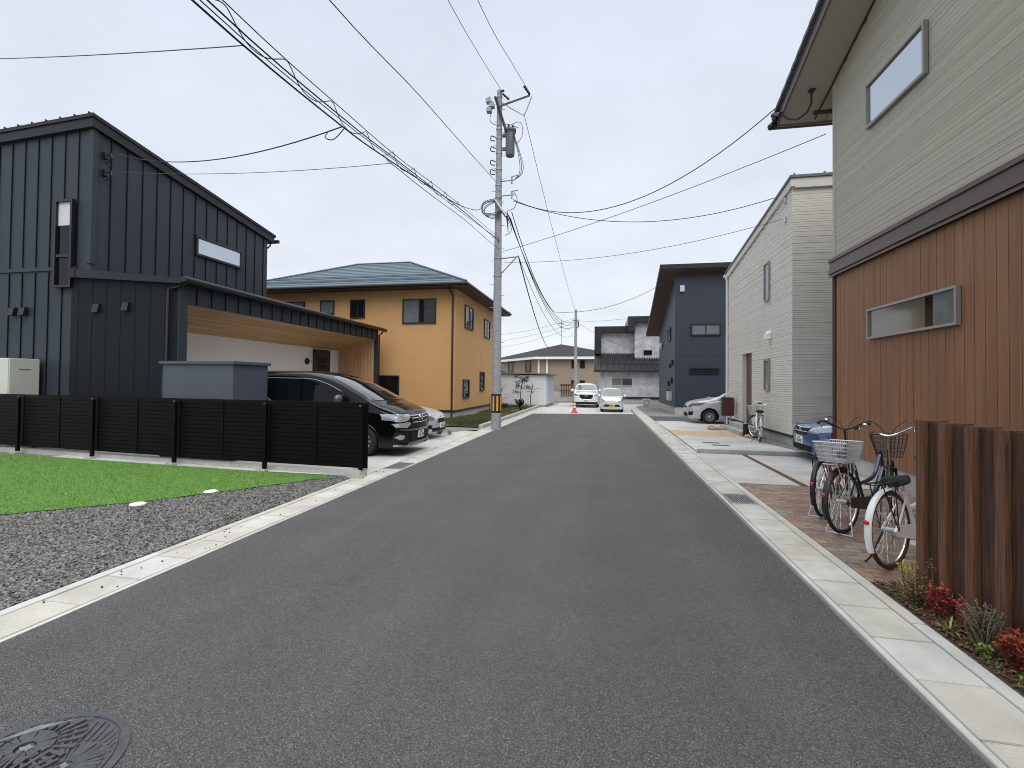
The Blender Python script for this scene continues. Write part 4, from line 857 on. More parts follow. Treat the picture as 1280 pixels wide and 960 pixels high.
wire(loop([(BX,7.9,5.76),(BX,10,5.98),(BX,13,6.35),(BX,15.5,6.55),(BX+.1,16.8,6.62)]),.008,'stray thin cable hanging just under the bundle near the pole',M_cableg)
wire(loop([(BX,-3,6.9),(BX,2,6.82),(BX,6.04,7.2),(BX,9.19,7.8),(BX,13,8.42),(BX,16.6,9.02)]),.009,'single black cable crossing the sky alone towards the middle of the pole')
wire(loop([(BX,-4,9.6),(BX,4,10.0),(BX,11.12,11.3),(BX,14.19,12.0),(BX+.1,16.7,12.5)]),.009,'left one of the two high wires reaching the pole top')
wire(loop([(-3.2,-4,9.7),(-3.2,4,10.1),(-3.2,11.58,11.45),(-3.0,15.0,12.15),(-2.70,16.8,12.25)]),.009,'right one of the two high wires, ending at the cross arm tip')
# left drops
wire(loop([(BX,6.5,5.60),(BX-.12,6.4,5.38),(BX-.2,6.3,5.36),(BX-.2,6.38,5.50)]),.008,'short looped tail where the drop cable leaves the bundle')
wire(cat((BX,6.42,5.57),(-12.36,9.75,7.5),.38,24),.010,'upper sagging drop cable from the bundle to the dark house corner')
wire(cat((BX,8.12,5.80),(-12.36,9.75,7.0),.12,24),.006,'lower nearly level drop cable from the bundle to the dark house corner',M_cableg)
wire(cat((BX,4.45,5.41),(-22,8.7,10.6),.2,24),.006,'straight service wire leaving the top left of the picture',M_cableg)
# pole to next pole
for k,(za,zb,sg) in enumerate(((7.95,6.75,1.5),(7.85,6.70,1.7),(7.75,6.62,1.9))):
    wire(cat((PX_+.35+.06*k,PY_-.1,za),(FX-.15+.1*k,FY,zb),sg,26),.014,('highest','middle','lowest')[k]+' of the three parallel cables sagging from the big pole to the far pole')
wire(cat((PX_+.78,PY_-.05,6.33),(FX-3.5,FY+16,5.6),1.2,26),.024,'thick dark cable from the pole bracket down to the tan apartment roof line')
wire(cat((PX_+.75,PY_,6.4),(FX,FY,5.9),1.5,26),.010,'thin cable under the thick one from the bracket to the far pole',M_cableg)
wire(cat((-2.95,PY_,11.6),(FX-.05,FY,7.45),.3,20),.010,'steep thin wire from the pole top down to the tip of the far pole',M_cableg)
# right drops
wire(cat((PX_+.55,PY_,8.45),(3.96,12.0,8.3),1.3,26),.013,'curved cable from the pole up to the eave of the beige and brown house')
wire(cat((PX_+.2,PY_,6.55),(4.78,11.45,7.3),.15,26),.009,'straight thin wire from the pole to the wall of the beige and brown house',M_cableg)
wire(cat((PX_+.55,PY_,8.4),(4.98,15.3,7.35),.75,26),.012,'upper cable from the pole to the roof edge of the cream house')
wire(cat((PX_+.25,PY_,6.15),(5.0,14.66,6.5),.35,26),.008,'lower faint wire from the pole to the wall of the cream house',M_cableg)
wire(cat((-2.55,24.4,5.4),(3.3,28.0,7.5),.5,18),.012,'cable rising to the roof corner of the navy house')
wire(cat((PX_+.5,PY_,8.0),(-2.55,24.4,5.4),.55,18),.016,'dark cable dropping from the pole towards the navy house branch')
wire(cat((FX,FY,6.6),(8,45,8.8),.3,16),.010,'faint wire rising from the far pole over the grey house',M_cableg)
wire(cat((FX+.1,FY,6.6),(2.0,43,4.9),.2,12),.012,'short wire from the far pole down behind the grey house',M_cableg)
for k in range(3): wire(cat((-14,44,6.2-k*.75),(FX-.1,FY+.0,6.9-k*.35),.5,16),.010,('top','second','third')[k]+' faint wire reaching from behind the ochre house to the far pole',M_cableg)
# ================= cars =================
def interp(P,x):
    if x<=P[0][0]: return P[0][1]
    if x>=P[-1][0]: return P[-1][1]
    n=len(P)
    for i in range(n-1):
        if P[i][0]<=x<=P[i+1][0]: break
    h=P[i+1][0]-P[i][0]; d=lambda j:(P[j+1][1]-P[j][1])/(P[j+1][0]-P[j][0])
    def slope(j):
        if j==0: return d(0)
        if j==n-1: return d(n-2)
        a,c=d(j-1),d(j)
        return 0 if a*c<=0 else 2*a*c/(a+c)
    m0,m1=slope(i),slope(i+1); t=(x-P[i][0])/h
    return (2*t**3-3*t**2+1)*P[i][1]+(t**3-2*t**2+t)*h*m0+(-2*t**3+3*t**2)*P[i+1][1]+(t**3-t**2)*h*m1
def car(spec,loc,heading,label,group,scale=1.0):
    """nose points along local +x; x=0 at the nose tip, tail at -L"""
    L,W=spec['L'],spec['W']; top,bel,bot=spec['top'],spec['belt'],spec['bot']; plan=spec['plan']; tum=spec.get('tumble',.30)
    wr=spec['wr']; ax=spec['axles']; paint=spec['paint']
    root=empty('car',(0,0,0)); ROOT[root.name]=Matrix.Identity(4)
    def section(s):
        zt,zb,w_,bl=interp(top,s),interp(bot,s),interp(plan,s)*W/2,interp(bel,s)
        z1=min(bl,zt-.07); wtp=w_*.975-tum*max(0,zt-z1-.05); cr=min(.10,(zt-z1)*.5)
        P=[(0,zb),(.5*w_,zb),(.88*w_,zb),(.97*w_,zb+.05),(.995*w_,zb+.16),(1.0*w_,zb+(z1-zb)*.55),(.992*w_,z1-.10),(.975*w_,z1-.005),
           ((.965*w_*.62+wtp*.38),z1+(zt-cr-z1)*.35),((.965*w_*.3+wtp*.7),z1+(zt-cr-z1)*.72),(wtp,zt-cr),(wtp-.05,zt-cr*.32),(wtp-.16,zt-.005),(wtp*.45,zt+.02),(0,zt+.03)]
        o=[]
        for i in range(len(P)-1):
            p0=P[max(i-1,0)];p1=P[i];p2=P[i+1];p3=P[min(i+2,len(P)-1)]
            for k in range(4):
                t=k/4; o.append(tuple(.5*((2*p1[j])+(-p0[j]+p2[j])*t+(2*p0[j]-5*p1[j]+4*p2[j]-p3[j])*t*t+(-p0[j]+3*p1[j]-3*p2[j]+p3[j])*t*t*t) for j in (0,1)))
        o.append(P[-1]); return o
    ss=[0,.015,.04,.07]; s=.10
    while s<L-.12: ss.append(s); s+=.035
    ss+=[L-.10,L-.07,L-.04,L-.015,L]
    rows=[]
    fb=spec.get('bulge',.10)
    for s in ss:
        sec=section(s); ring=[(-s,y,z) for (y,z) in sec]+[(-s,-y,z) for (y,z) in sec[-2:0:-1]]; rows.append(ring)
    def caprings(ring,sg,bul):
        cy=0; cz=sum(p[2] for p in ring)/len(ring); o=[]
        for f in (.97,.92,.84,.72,.58,.42,.25,.1):
            o.append([(p[0]+sg*bul*(1-f*f)**.8,cy+(p[1]-cy)*f,cz+(p[2]-cz)*f) for p in ring])
        return o
    rows=caprings(rows[0],1,fb)[::-1]+rows+caprings(rows[-1],-1,.05)
    b=MB(); b.quadgrid(rows,True); k=len(rows[0]); b.f.append(list(range(k))); b.f.append(list(range((len(rows)-1)*k,len(rows)*k)))
    full=BVHTree.FromPolygons([Vector(v) for v in b.v],b.f)
    ar=wr+.055
    nv=[]
    dead=set()
    V=[list(v) for v in b.v]
    for i,v in enumerate(V):
        if abs(v[1])>W*.36 and v[2]<wr*2.4:
            for a in ax:
                dx=v[0]+a; dzz=v[2]-wr; d=math.hypot(dx,dzz)
                if d<ar-.018: dead.add(i)
                elif d<ar+.024 and d>0: v[0]=-a+dx/d*ar; v[2]=wr+dzz/d*ar
    b.v=[tuple(v) for v in V]; b.f=[f for f in b.f if not any(i in dead for i in f)]
    body=b.build('body',paint,root,smooth=True,local=True)
    def hit(u,v,d):
        if d=='R': o,dr=Vector((u,-3,v)),Vector((0,1,0))
        elif d=='L': o,dr=Vector((u,3,v)),Vector((0,-1,0))
        elif d=='F': o,dr=Vector((4,u,v)),Vector((-1,0,0))
        elif d=='T': o,dr=Vector((u,v,4)),Vector((0,0,-1))
        elif d=='B': o,dr=Vector((-9,u,v)),Vector((1,0,0))
        lo,nn,_,_=full.ray_cast(o,dr)
        if lo is None: return None
        if nn.dot(dr)>0: nn=-nn
        return lo,nn
    def patch(name,m,poly,d,off=.006,parent=root,rings=7,n=56):
        P=[Vector(p) for p in poly]; per=[(P[(i+1)%len(P)]-P[i]).length for i in range(len(P))]; tot=sum(per); outl=[]
        for i in range(len(P)):
            q=max(1,round(n*per[i]/tot)); outl+=[P[i].lerp(P[(i+1)%len(P)],j/q) for j in range(q)]
        c=sum(outl,Vector((0,0)))/len(outl); M=MB(); rws=[]
        for k in range(rings+1):
            f=1-k/(rings+.5); row=[]
            for p in outl:
                q=c+(p-c)*f; h_=hit(q.x,q.y,d); row.append(h_[0]+h_[1]*off if h_ else None)
            rws.append(row)
        idx={}
        for i in range(len(rws)-1):
            for j in range(len(outl)):
                j2=(j+1)%len(outl); qd=[(i,j),(i,j2),(i+1,j2),(i+1,j)]
                if any(rws[a_][b_] is None for a_,b_ in qd): continue
                f=[]
                for key in qd:
                    if key not in idx: idx[key]=len(M.v); M.v.append(tuple(rws[key[0]][key[1]]))
                    f.append(idx[key])
                M.f.append(f)
        last=[(rings,j) for j in range(len(outl))]
        if all(k_ in idx for k_ in last): M.f.append([idx[k_] for k_ in last])
        return M.build(name,m,parent,smooth=True,local=True)
    def line(name,m,pts,d,r=.004,parent=body,n=14,off=.0,closed=False):
        P=[Vector(p) for p in pts]; o=[]
        for i in range(len(P)-1):
            for j in range(n): o.append(P[i].lerp(P[i+1],j/n))
        o.append(P[-1]); q=[]
        for p in o:
            h_=hit(p.x,p.y,d)
            if h_: q.append(h_[0]+h_[1]*off)
        if len(q)>2: return MB().tube(q,r,5).build(name,m,parent,smooth=True,local=True)
    for sd in ('R','L'):
        for poly in spec['side_glass']: patch('window',spec.get('glass',M_carglass),[(-p[0],p[1]) for p in poly],sd,.006,n=40,rings=5)
        for pl in spec.get('seams',[]): line('door_seam',M_black,[(-p[0],p[1]) for p in pl],sd,.005)
        for pl,mm,rr in spec.get('trims',[]): line('trim',mm,[(-p[0],p[1]) for p in pl],sd,rr,off=.004)
    for nm,mm,poly,off in spec['front']:
        patch(nm,mm,poly,'F',off)
    for nm,mm,poly,off in spec['front_pair']:
        patch(nm,mm,poly,'F',off); patch(nm,mm,[(-p[0],p[1]) for p in poly][::-1],'F',off)
    for nm,mm,pl,r_ in spec.get('front_lines',[]): line(nm,mm,pl,'F',r_,off=.008)
    # wheels
    for a in ax:
        for sg in (-1,1):
            yo=sg*(W/2-.015); c=(-a,yo,wr); whl=None
            M=MB(); t_=.20; pf=[(wr-.13,0),(wr-.10,-.012),(wr-.04,-.012),(wr-.01,.02),(wr,.05),(wr,t_-.05),(wr-.02,t_-.01),(wr-.10,t_)]
            M.lathe([(q[0],q[1]*(-sg) if sg>0 else q[1]) for q in pf],c,'y',40); whl=M.build('wheel',M_tyre,root,smooth=True,local=True)
            M=MB(); ri=wr-.115; dd=-sg
            M.lathe([(ri,.0*dd),(ri-.02,.004*dd),(ri-.03,.03*dd),(ri-.04,.15*dd)],c,'y',40)
            ns=spec.get('spokes',10)
            for k_ in range(ns):
                an=2*math.pi*k_/ns
                for da in (-.07,.07):
                    p0=Vector((c[0]+.05*math.cos(an),c[1]+.012*dd,c[2]+.05*math.sin(an))); p1=Vector((c[0]+(ri-.015)*math.cos(an+da),c[1]+.006*dd,c[2]+(ri-.015)*math.sin(an+da)))
                    tn=Vector((-math.sin(an),0,math.cos(an)))*.011; M.prism([p0-tn*.7,p1-tn,p1+tn,p0+tn*.7],(0,.02*dd,0))
            M.lathe([(0,-.002*dd),(.035,.0),(.06,.01*dd),(.06,.04*dd)],c,'y',16); M.build('rim',M_alloy,whl,smooth=False,local=True)
            M=MB(); M.lathe([(0,.10*dd),(ri-.03,.10*dd)],c,'y',24); M.build('brake_disc',M_headd,whl,local=True)
            # arch liner
            M=MB(); n_=20; ang=[R(-25+230*j/n_) for j in range(n_+1)]
            M.quadgrid([[(-a+ar*math.cos(q),yy,wr+ar*math.sin(q)) for q in ang] for yy in (sg*(W/2-.03),sg*(W/2-.35))]); M.poly([(-a+ar*math.cos(q),sg*(W/2-.35),wr+ar*math.sin(q)) for q in ang]); M.build('arch_liner',M_black,root,local=True)
            # arch lip
            q=[]
            for j in range(n_+1):
                an_=R(-15+210*j/n_); h_=hit(-a+(ar+.004)*math.cos(an_),wr+(ar+.004)*math.sin(an_),'L' if sg>0 else 'R')
                if h_ and wr+ar*math.sin(an_)>interp(bot,a)+.02: q.append(h_[0])
            if len(q)>3: M=MB().tube(q,.012,6).build('arch_lip',spec.get('lip',paint),body,smooth=True,local=True)
    # mirrors
    mx_,mz_=spec['mirror']; h_=hit(-mx_,mz_,'L')
    if h_:
        yy=abs(h_[0].y)
        for sg in (-1,1):
            M=MB(); M.ball((-mx_,sg*(yy+.15),mz_+.03),.13,12,8,(.7,1.0,.78)); M.tube([(-mx_,sg*(yy-.02),mz_-.02),(-mx_,sg*(yy+.08),mz_)],.03,6); mo=M.build('mirror',spec.get('mirror_mat',paint),root,smooth=True,local=True)
    # plate
    px_,pz=spec.get('plate',(0,.45)); h_=hit(px_,pz,'F')
    if h_:
        xx=max((hit(px_+q,pz+w_,'F') or h_)[0].x for q in (-.16,0,.16) for w_ in (-.08,.08))+.012
        M=MB(); M.box(xx-.03,xx,px_-.165,px_+.165,pz-.083,pz+.083); pl=M.build('number_plate',spec.get('plate_mat',M_plate),root,local=True,bevel=.004)
        M=MB()
        for q in (-.10,-.035,.045,.11): M.box(xx,xx+.002,px_+q-.022,px_+q+.022,pz-.062,pz+.018)
        M.box(xx,xx+.002,px_-.08,px_+.06,pz+.038,pz+.062); M.build('plate_marks',spec.get('ink',M_platetxt),pl,local=True)
    if 'badge' in spec:
        bz,br,kind=spec['badge']; h_=hit(0,bz,'F')
        if h_:
            xx=h_[0].x+.02; M=MB()
            if kind=='rings':
                M.tube([(xx,br*1.35*math.cos(q*.3142),bz+br*math.sin(q*.3142)) for q in range(20)],.009,6,closed=True)
                M.tube([(xx,br*.55*math.cos(q*.3142),bz+br*.95*math.sin(q*.3142)) for q in range(20)],.008,6,closed=True)
                M.tube([(xx,-br*1.0,bz+br*.35),(xx,0,bz+br*.2),(xx,br*1.0,bz+br*.35)],.008,6)
            elif kind=='wings':
                M.tube([(xx,br*1.2*math.cos(q*.3142),bz+br*math.sin(q*.3142)) for q in range(20)],.008,6,closed=True); M.tube([(xx,-br,bz+br*.4),(xx,-br*.3,bz+br*.15),(xx,0,bz-br*.5),(xx,br*.3,bz+br*.15),(xx,br,bz+br*.4)],.008,6)
            else:
                M.box(xx-.01,xx,-br,br,bz-br*.8,bz+br*.8); M.box(xx,xx+.006,-br*.7,-br*.45,bz-br*.6,bz+br*.6); M.box(xx,xx+.006,br*.45,br*.7,bz-br*.6,bz+br*.6); M.box(xx,xx+.006,-br*.45,br*.45,bz-.01,bz+.01)
            M.build('badge',M_chrome,root,local=True,smooth=True)
    tag(root,label,'car',group); root.location=loc; root.rotation_euler=(0,0,heading); root.scale=(scale,)*3
    return root,hit
def paint(name,c,met=0,ro=.28): return mat(name,c,ro,metal=met,coat=1,spec=.5)
P_black=mat('paint_black',(.003,.003,.0035),.15,coat=.4,spec=.2); P_silver=mat('paint_silver',(.50,.51,.54),.38,metal=.4,coat=.4); P_white=paint('paint_white',(.72,.73,.74)); P_blue=paint('paint_blue',(.025,.085,.22),.35,.3); P_kei=paint('paint_pearl',(.58,.63,.67),.25)
planM=[(0,.80),(.06,.87),(.2,.935),(.5,.975),(1.1,1),(3.8,1),(4.5,.97),(4.85,.88)]
van=dict(L=4.83,W=1.83,paint=P_black,wr=.34,axles=(.92,3.87),spokes=11,bulge=.11,
 top=[(0,.93),(.04,.985),(.12,1.02),(.35,1.12),(.52,1.17),(.66,1.24),(1.2,1.50),(1.72,1.73),(2.05,1.82),(2.5,1.88),(3.8,1.89),(4.5,1.84),(4.72,1.76),(4.83,1.35)],
 belt=[(0,.80),(.3,.92),(.7,1.04),(1.5,1.08),(4.8,1.12)],bot=[(0,.20),(.15,.18),(4.5,.2),(4.83,.32)],plan=planM,tumble=.17,
 side_glass=[[(1.0,1.12),(1.42,1.12),(1.42,1.42),(1.30,1.34)],[(1.48,1.12),(2.45,1.12),(2.45,1.70),(2.15,1.68),(1.80,1.57),(1.48,1.44)],[(2.52,1.12),(3.9,1.20),(3.55,1.71),(2.52,1.72)],[(3.98,1.22),(4.66,1.26),(4.50,1.64),(3.66,1.70)]],
 seams=[[(1.35,.35),(1.20,1.06)],[(2.48,.3),(2.48,1.75)],[(3.95,.6),(3.95,.9)],[(1.35,.35),(3.6,.3)]],
 trims=[([(1.0,1.09),(2.48,1.10),(4.0,1.17)],M_chrome,.008),([(2.52,1.14),(3.2,1.17),(3.75,1.50),(3.85,1.66)],M_chrome,.009),([(1.48,1.44),(1.80,1.59),(2.15,1.70),(2.45,1.725),(3.6,1.735)],M_silverp,.006),([(2.485,1.1),(2.485,1.72)],P_black,.02)],
 front=[('windshield',M_wsh,[(-.82,1.24),(.82,1.24),(.68,1.75),(.3,1.80),(-.3,1.80),(-.68,1.75)],.008),
  ('grille',mat('grille_dark',(.03,.032,.035),.25,metal=.5),[(-.52,.92),(.52,.92),(.46,.72),(.30,.66),(-.30,.66),(-.46,.72)],.012),
  ('bumper_intake',M_black,[(-.55,.52),(.55,.52),(.50,.30),(-.50,.30)],.008)],
 front_pair=[('headlight',M_headl,[(.50,.93),(.88,.95),(.885,.82),(.80,.77),(.62,.80),(.52,.86)],.014),('headlight',M_headl,[(.50,.73),(.62,.77),(.86,.74),(.84,.66),(.66,.64)],.013),('fog_lamp',M_headl,[(.72,.47),(.80,.50),(.85,.44),(.80,.38),(.73,.40)],.012),('bumper_vent',M_black,[(.60,.53),(.85,.55),(.86,.33),(.62,.30)],.007)],
 front_lines=[('chrome_bar',M_chrome,[(-.50,.90),(0,.885),(.50,.90)],.016),('chrome_bar',M_chrome,[(-.47,.84),(0,.825),(.47,.84)],.012),('chrome_bar',M_silverp,[(-.43,.75),(0,.735),(.43,.75)],.010),('lip_trim',P_black,[(-.80,.60),(-.4,.585),(0,.58),(.4,.585),(.80,.60)],.02),('lip_trim',mat('lip_gloss',(.05,.05,.055),.15,coat=1),[(-.84,.25),(-.4,.215),(.4,.215),(.84,.25)],.022)],
 mirror=(1.45,1.24),mirror_mat=mat('mirror_smoke',(.10,.105,.11),.3,metal=.3),plate=(0,.46),badge=(.83,.085,'rings'))
car(van,(-4.50,10.95,0),0,'glossy black minivan parked behind the black slat fence','parked cars',1.035)
planS=[(0,.72),(.06,.81),(.2,.90),(.5,.965),(1.0,1),(3.6,1),(4.2,.96),(4.6,.84)]
sedan=dict(L=4.55,W=1.76,paint=P_silver,wr=.32,axles=(.92,3.6),spokes=10,bulge=.14,
 top=[(0,.68),(.05,.74),(.2,.80),(.6,.89),(1.05,.97),(1.25,1.03),(1.7,1.25),(2.05,1.39),(2.5,1.45),(3.0,1.43),(3.7,1.25),(4.3,1.08),(4.55,.85)],
 belt=[(0,.60),(.3,.70),(.9,.84),(1.5,.90),(4.5,.98)],bot=[(0,.22),(.15,.18),(4.2,.2),(4.55,.32)],plan=planS,tumble=.36,
 side_glass=[[(1.45,.95),(2.5,.95),(2.5,1.30),(2.1,1.28)],[(2.56,.95),(3.4,1.0),(3.2,1.25),(2.56,1.30)]],
 seams=[[(1.4,.3),(1.38,.88)],[(2.53,.3),(2.53,1.3)]],
 front=[('windshield',M_wsh,[(-.77,1.04),(.77,1.04),(.62,1.35),(.2,1.39),(-.2,1.39),(-.62,1.35)],.008),
  ('grille',M_black,[(-.28,.62),(.28,.62),(.36,.50),(-.36,.50)],.010),('bumper_intake',M_black,[(-.62,.36),(.62,.36),(.55,.24),(-.55,.24)],.010)],
 front_pair=[('headlight',M_headd,[(.42,.66),(.70,.74),(.80,.72),(.76,.62),(.60,.58)],.010),('bumper_vent',M_black,[(.58,.44),(.74,.46),(.74,.34),(.6,.33)],.008)],
 mirror=(1.6,1.0),mirror_mat=M_blackm,plate=(0,.42),badge=(.67,.05,'rings'))
car(sedan,(-5.02,13.9,0),0,'silver low hatchback peeking out beyond the black minivan','parked cars')
planF=[(0,.74),(.06,.83),(.2,.92),(.5,.97),(.9,1),(3.3,1),(3.8,.96),(4.0,.88)]
fit=dict(L=3.99,W=1.69,paint=P_silver,wr=.305,axles=(.80,3.33),spokes=10,bulge=.10,
 top=[(0,.78),(.05,.86),(.15,.91),(.5,1.0),(.85,1.06),(1.1,1.17),(1.6,1.40),(1.95,1.50),(2.4,1.54),(3.2,1.50),(3.7,1.40),(3.99,.95)],
 belt=[(0,.66),(.3,.78),(.8,.90),(1.5,.97),(3.9,1.05)],bot=[(0,.22),(.15,.18),(3.7,.2),(3.99,.32)],plan=planF,tumble=.30,lip=M_blackm,
 side_glass=[[(1.15,1.0),(1.5,1.02),(1.5,1.25)],[(1.56,1.0),(2.4,1.02),(2.4,1.42),(1.9,1.40),(1.56,1.28)],[(2.46,1.02),(3.3,1.08),(3.2,1.38),(2.46,1.42)]],
 seams=[[(1.2,.3),(1.15,.95)],[(2.43,.3),(2.43,1.42)]],
 front=[('windshield',M_wsh,[(-.73,1.14),(.73,1.14),(.60,1.44),(.2,1.47),(-.2,1.47),(-.60,1.44)],.008),('grille',M_black,[(-.4,.74),(.4,.74),(.36,.66),(-.36,.66)],.010),('bumper_intake',M_black,[(-.45,.46),(.45,.46),(.5,.3),(-.5,.3)],.010)],
 front_pair=[('headlight',M_headd,[(.44,.76),(.70,.90),(.82,.90),(.80,.78),(.6,.70)],.012),('fog_lamp',M_black,[(.56,.50),(.76,.52),(.74,.36),(.60,.34)],.010)],
 mirror=(1.35,1.02),plate=(0,.52),badge=(.72,.06,'h'))
car(fit,(3.66,22.35,.04),math.pi,'silver small hatchback behind the red mailbox beside the navy house','parked cars')
blue=dict(fit); blue.update(paint=P_blue,L=4.3,wr=.32,axles=(.85,3.4),
 top=[(0,.78),(.05,.84),(.15,.89),(.5,.97),(.95,1.05),(1.25,1.16),(1.8,1.40),(2.2,1.50),(2.8,1.54),(3.6,1.48),(4.1,1.3),(4.3,.95)],
 plan=[(0,.76),(.06,.84),(.2,.92),(.5,.97),(.9,1),(3.6,1),(4.1,.96),(4.3,.88)],lip=P_blue,
 front=[('windshield',M_wsh,[(-.73,1.14),(.73,1.14),(.60,1.44),(.2,1.47),(-.2,1.47),(-.60,1.44)],.008),('grille',M_black,[(-.34,.78),(.34,.78),(.32,.62),(-.32,.62)],.010),('bumper_intake',M_black,[(-.5,.40),(.5,.40),(.5,.26),(-.5,.26)],.010)],
 front_lines=[('chrome_bar',M_chrome,[(-.36,.79),(0,.775),(.36,.79)],.020),('chrome_bar',M_chrome,[(-.33,.70),(0,.69),(.33,.70)],.008)],
 front_pair=[('headlight',M_headl,[(.42,.78),(.68,.86),(.80,.86),(.78,.74),(.6,.68),(.44,.70)],.012),('fog_lamp',M_headl,[(.6,.42),(.68,.42),(.68,.36),(.6,.36)],.010)],plate=(0,.50))
car(blue,(4.55,12.02,0),math.pi,'blue hatchback nose showing between the brown wall and the cream house','parked cars')
planX=[(0,.80),(.06,.88),(.2,.94),(.5,.98),(.9,1),(3.9,1),(4.4,.96),(4.55,.88)]
suv=dict(L=4.55,W=1.84,paint=P_white,wr=.36,axles=(.9,3.6),spokes=10,bulge=.10,lip=M_blackm,
 top=[(0,.92),(.05,.98),(.2,1.03),(.7,1.09),(1.1,1.14),(1.35,1.22),(1.8,1.47),(2.15,1.63),(2.6,1.69),(3.5,1.66),(4.1,1.52),(4.4,1.3),(4.55,.95)],
 belt=[(0,.80),(.3,.90),(.9,1.0),(1.5,1.06),(4.5,1.14)],bot=[(0,.24),(.15,.22),(4.3,.24),(4.55,.36)],plan=planX,tumble=.34,
 side_glass=[[(1.5,1.1),(2.5,1.1),(2.5,1.52),(2.1,1.50)],[(2.56,1.1),(3.5,1.14),(3.3,1.5),(2.56,1.52)]],
 front=[('windshield',M_carint,[(-.78,1.23),(.78,1.23),(.63,1.57),(.2,1.61),(-.2,1.61),(-.63,1.57)],.008),('grille',M_black,[(-.50,.92),(.50,.92),(.42,.66),(.30,.60),(-.30,.60),(-.42,.66)],.012),('bumper_intake',M_black,[(-.80,.40),(.80,.40),(.80,.26),(-.80,.26)],.012)],
 front_pair=[('headlight',M_headd,[(.52,.90),(.82,.96),(.84,.88),(.56,.83)],.014)],
 front_lines=[('chrome_bar',M_chrome,[(-.44,.66),(-.30,.59),(.30,.59),(.44,.66)],.014)],
 mirror=(1.65,1.16),plate=(0,.50),badge=(.80,.085,'wings'))
car(suv,(-1.22,33.6,0),-math.pi/2+.04,'white suv facing the camera behind the traffic cone','parked cars')
kei=dict(L=3.40,W=1.475,paint=P_kei,wr=.28,axles=(.62,2.95),spokes=9,bulge=.08,
 top=[(0,.80),(.05,.88),(.15,.93),(.45,1.0),(.62,1.07),(1.0,1.30),(1.35,1.49),(1.7,1.55),(2.8,1.56),(3.2,1.48),(3.4,1.0)],
 belt=[(0,.68),(.3,.80),(.8,.90),(1.5,.95),(3.3,1.0)],bot=[(0,.20),(.15,.18),(3.2,.2),(3.4,.3)],plan=[(0,.82),(.06,.89),(.2,.95),(.5,.985),(.9,1),(2.8,1),(3.2,.97),(3.4,.9)],tumble=.20,
 side_glass=[[(.95,1.0),(1.8,1.0),(1.8,1.42),(1.4,1.38)],[(1.86,1.0),(2.7,1.02),(2.6,1.42),(1.86,1.43)]],
 front=[('windshield',M_carint,[(-.64,1.05),(.64,1.05),(.56,1.44),(.2,1.48),(-.2,1.48),(-.56,1.44)],.008),('grille',M_silverp,[(-.3,.76),(.3,.76),(.26,.70),(-.26,.70)],.010),('bumper_intake',M_black,[(-.44,.50),(.44,.50),(.55,.36),(-.55,.36)],.012)],
 front_pair=[('headlight',M_headl,[(.36,.74),(.55,.84),(.68,.84),(.66,.72),(.50,.67)],.012)],
 mirror=(1.05,1.0),plate=(0.02,.44),plate_mat=M_platey,ink=M_black,badge=(.80,.04,'rings'))
car(kei,(.47,28.9,0),-math.pi/2-.02,'pale silver kei car with yellow plate at the end of the street','parked cars',.93)
# cone
t=empty('traffic_cone',(-1.67,27.65,0)); tag(t,'red traffic cone with white bands in front of the white suv','traffic cone')
b=MB(); b.box(-1.87,-1.47,27.45,27.85,.0,.035); b.lathe([(.15,.035),(.13,.06),(.03,.66),(.02,.66)],(-1.67,27.65,0),'z',20); b.build('body',M_orangecone,t,smooth=True)
b=MB(); b.lathe([(.093,.28),(.078,.38)],(-1.67,27.65,0),'z',20); b.build('white_band',M_plate,t,smooth=True); b=MB(); b.lathe([(.068,.46),(.052,.56)],(-1.67,27.65,0),'z',20); b.build('white_band',M_plate,t,smooth=True)
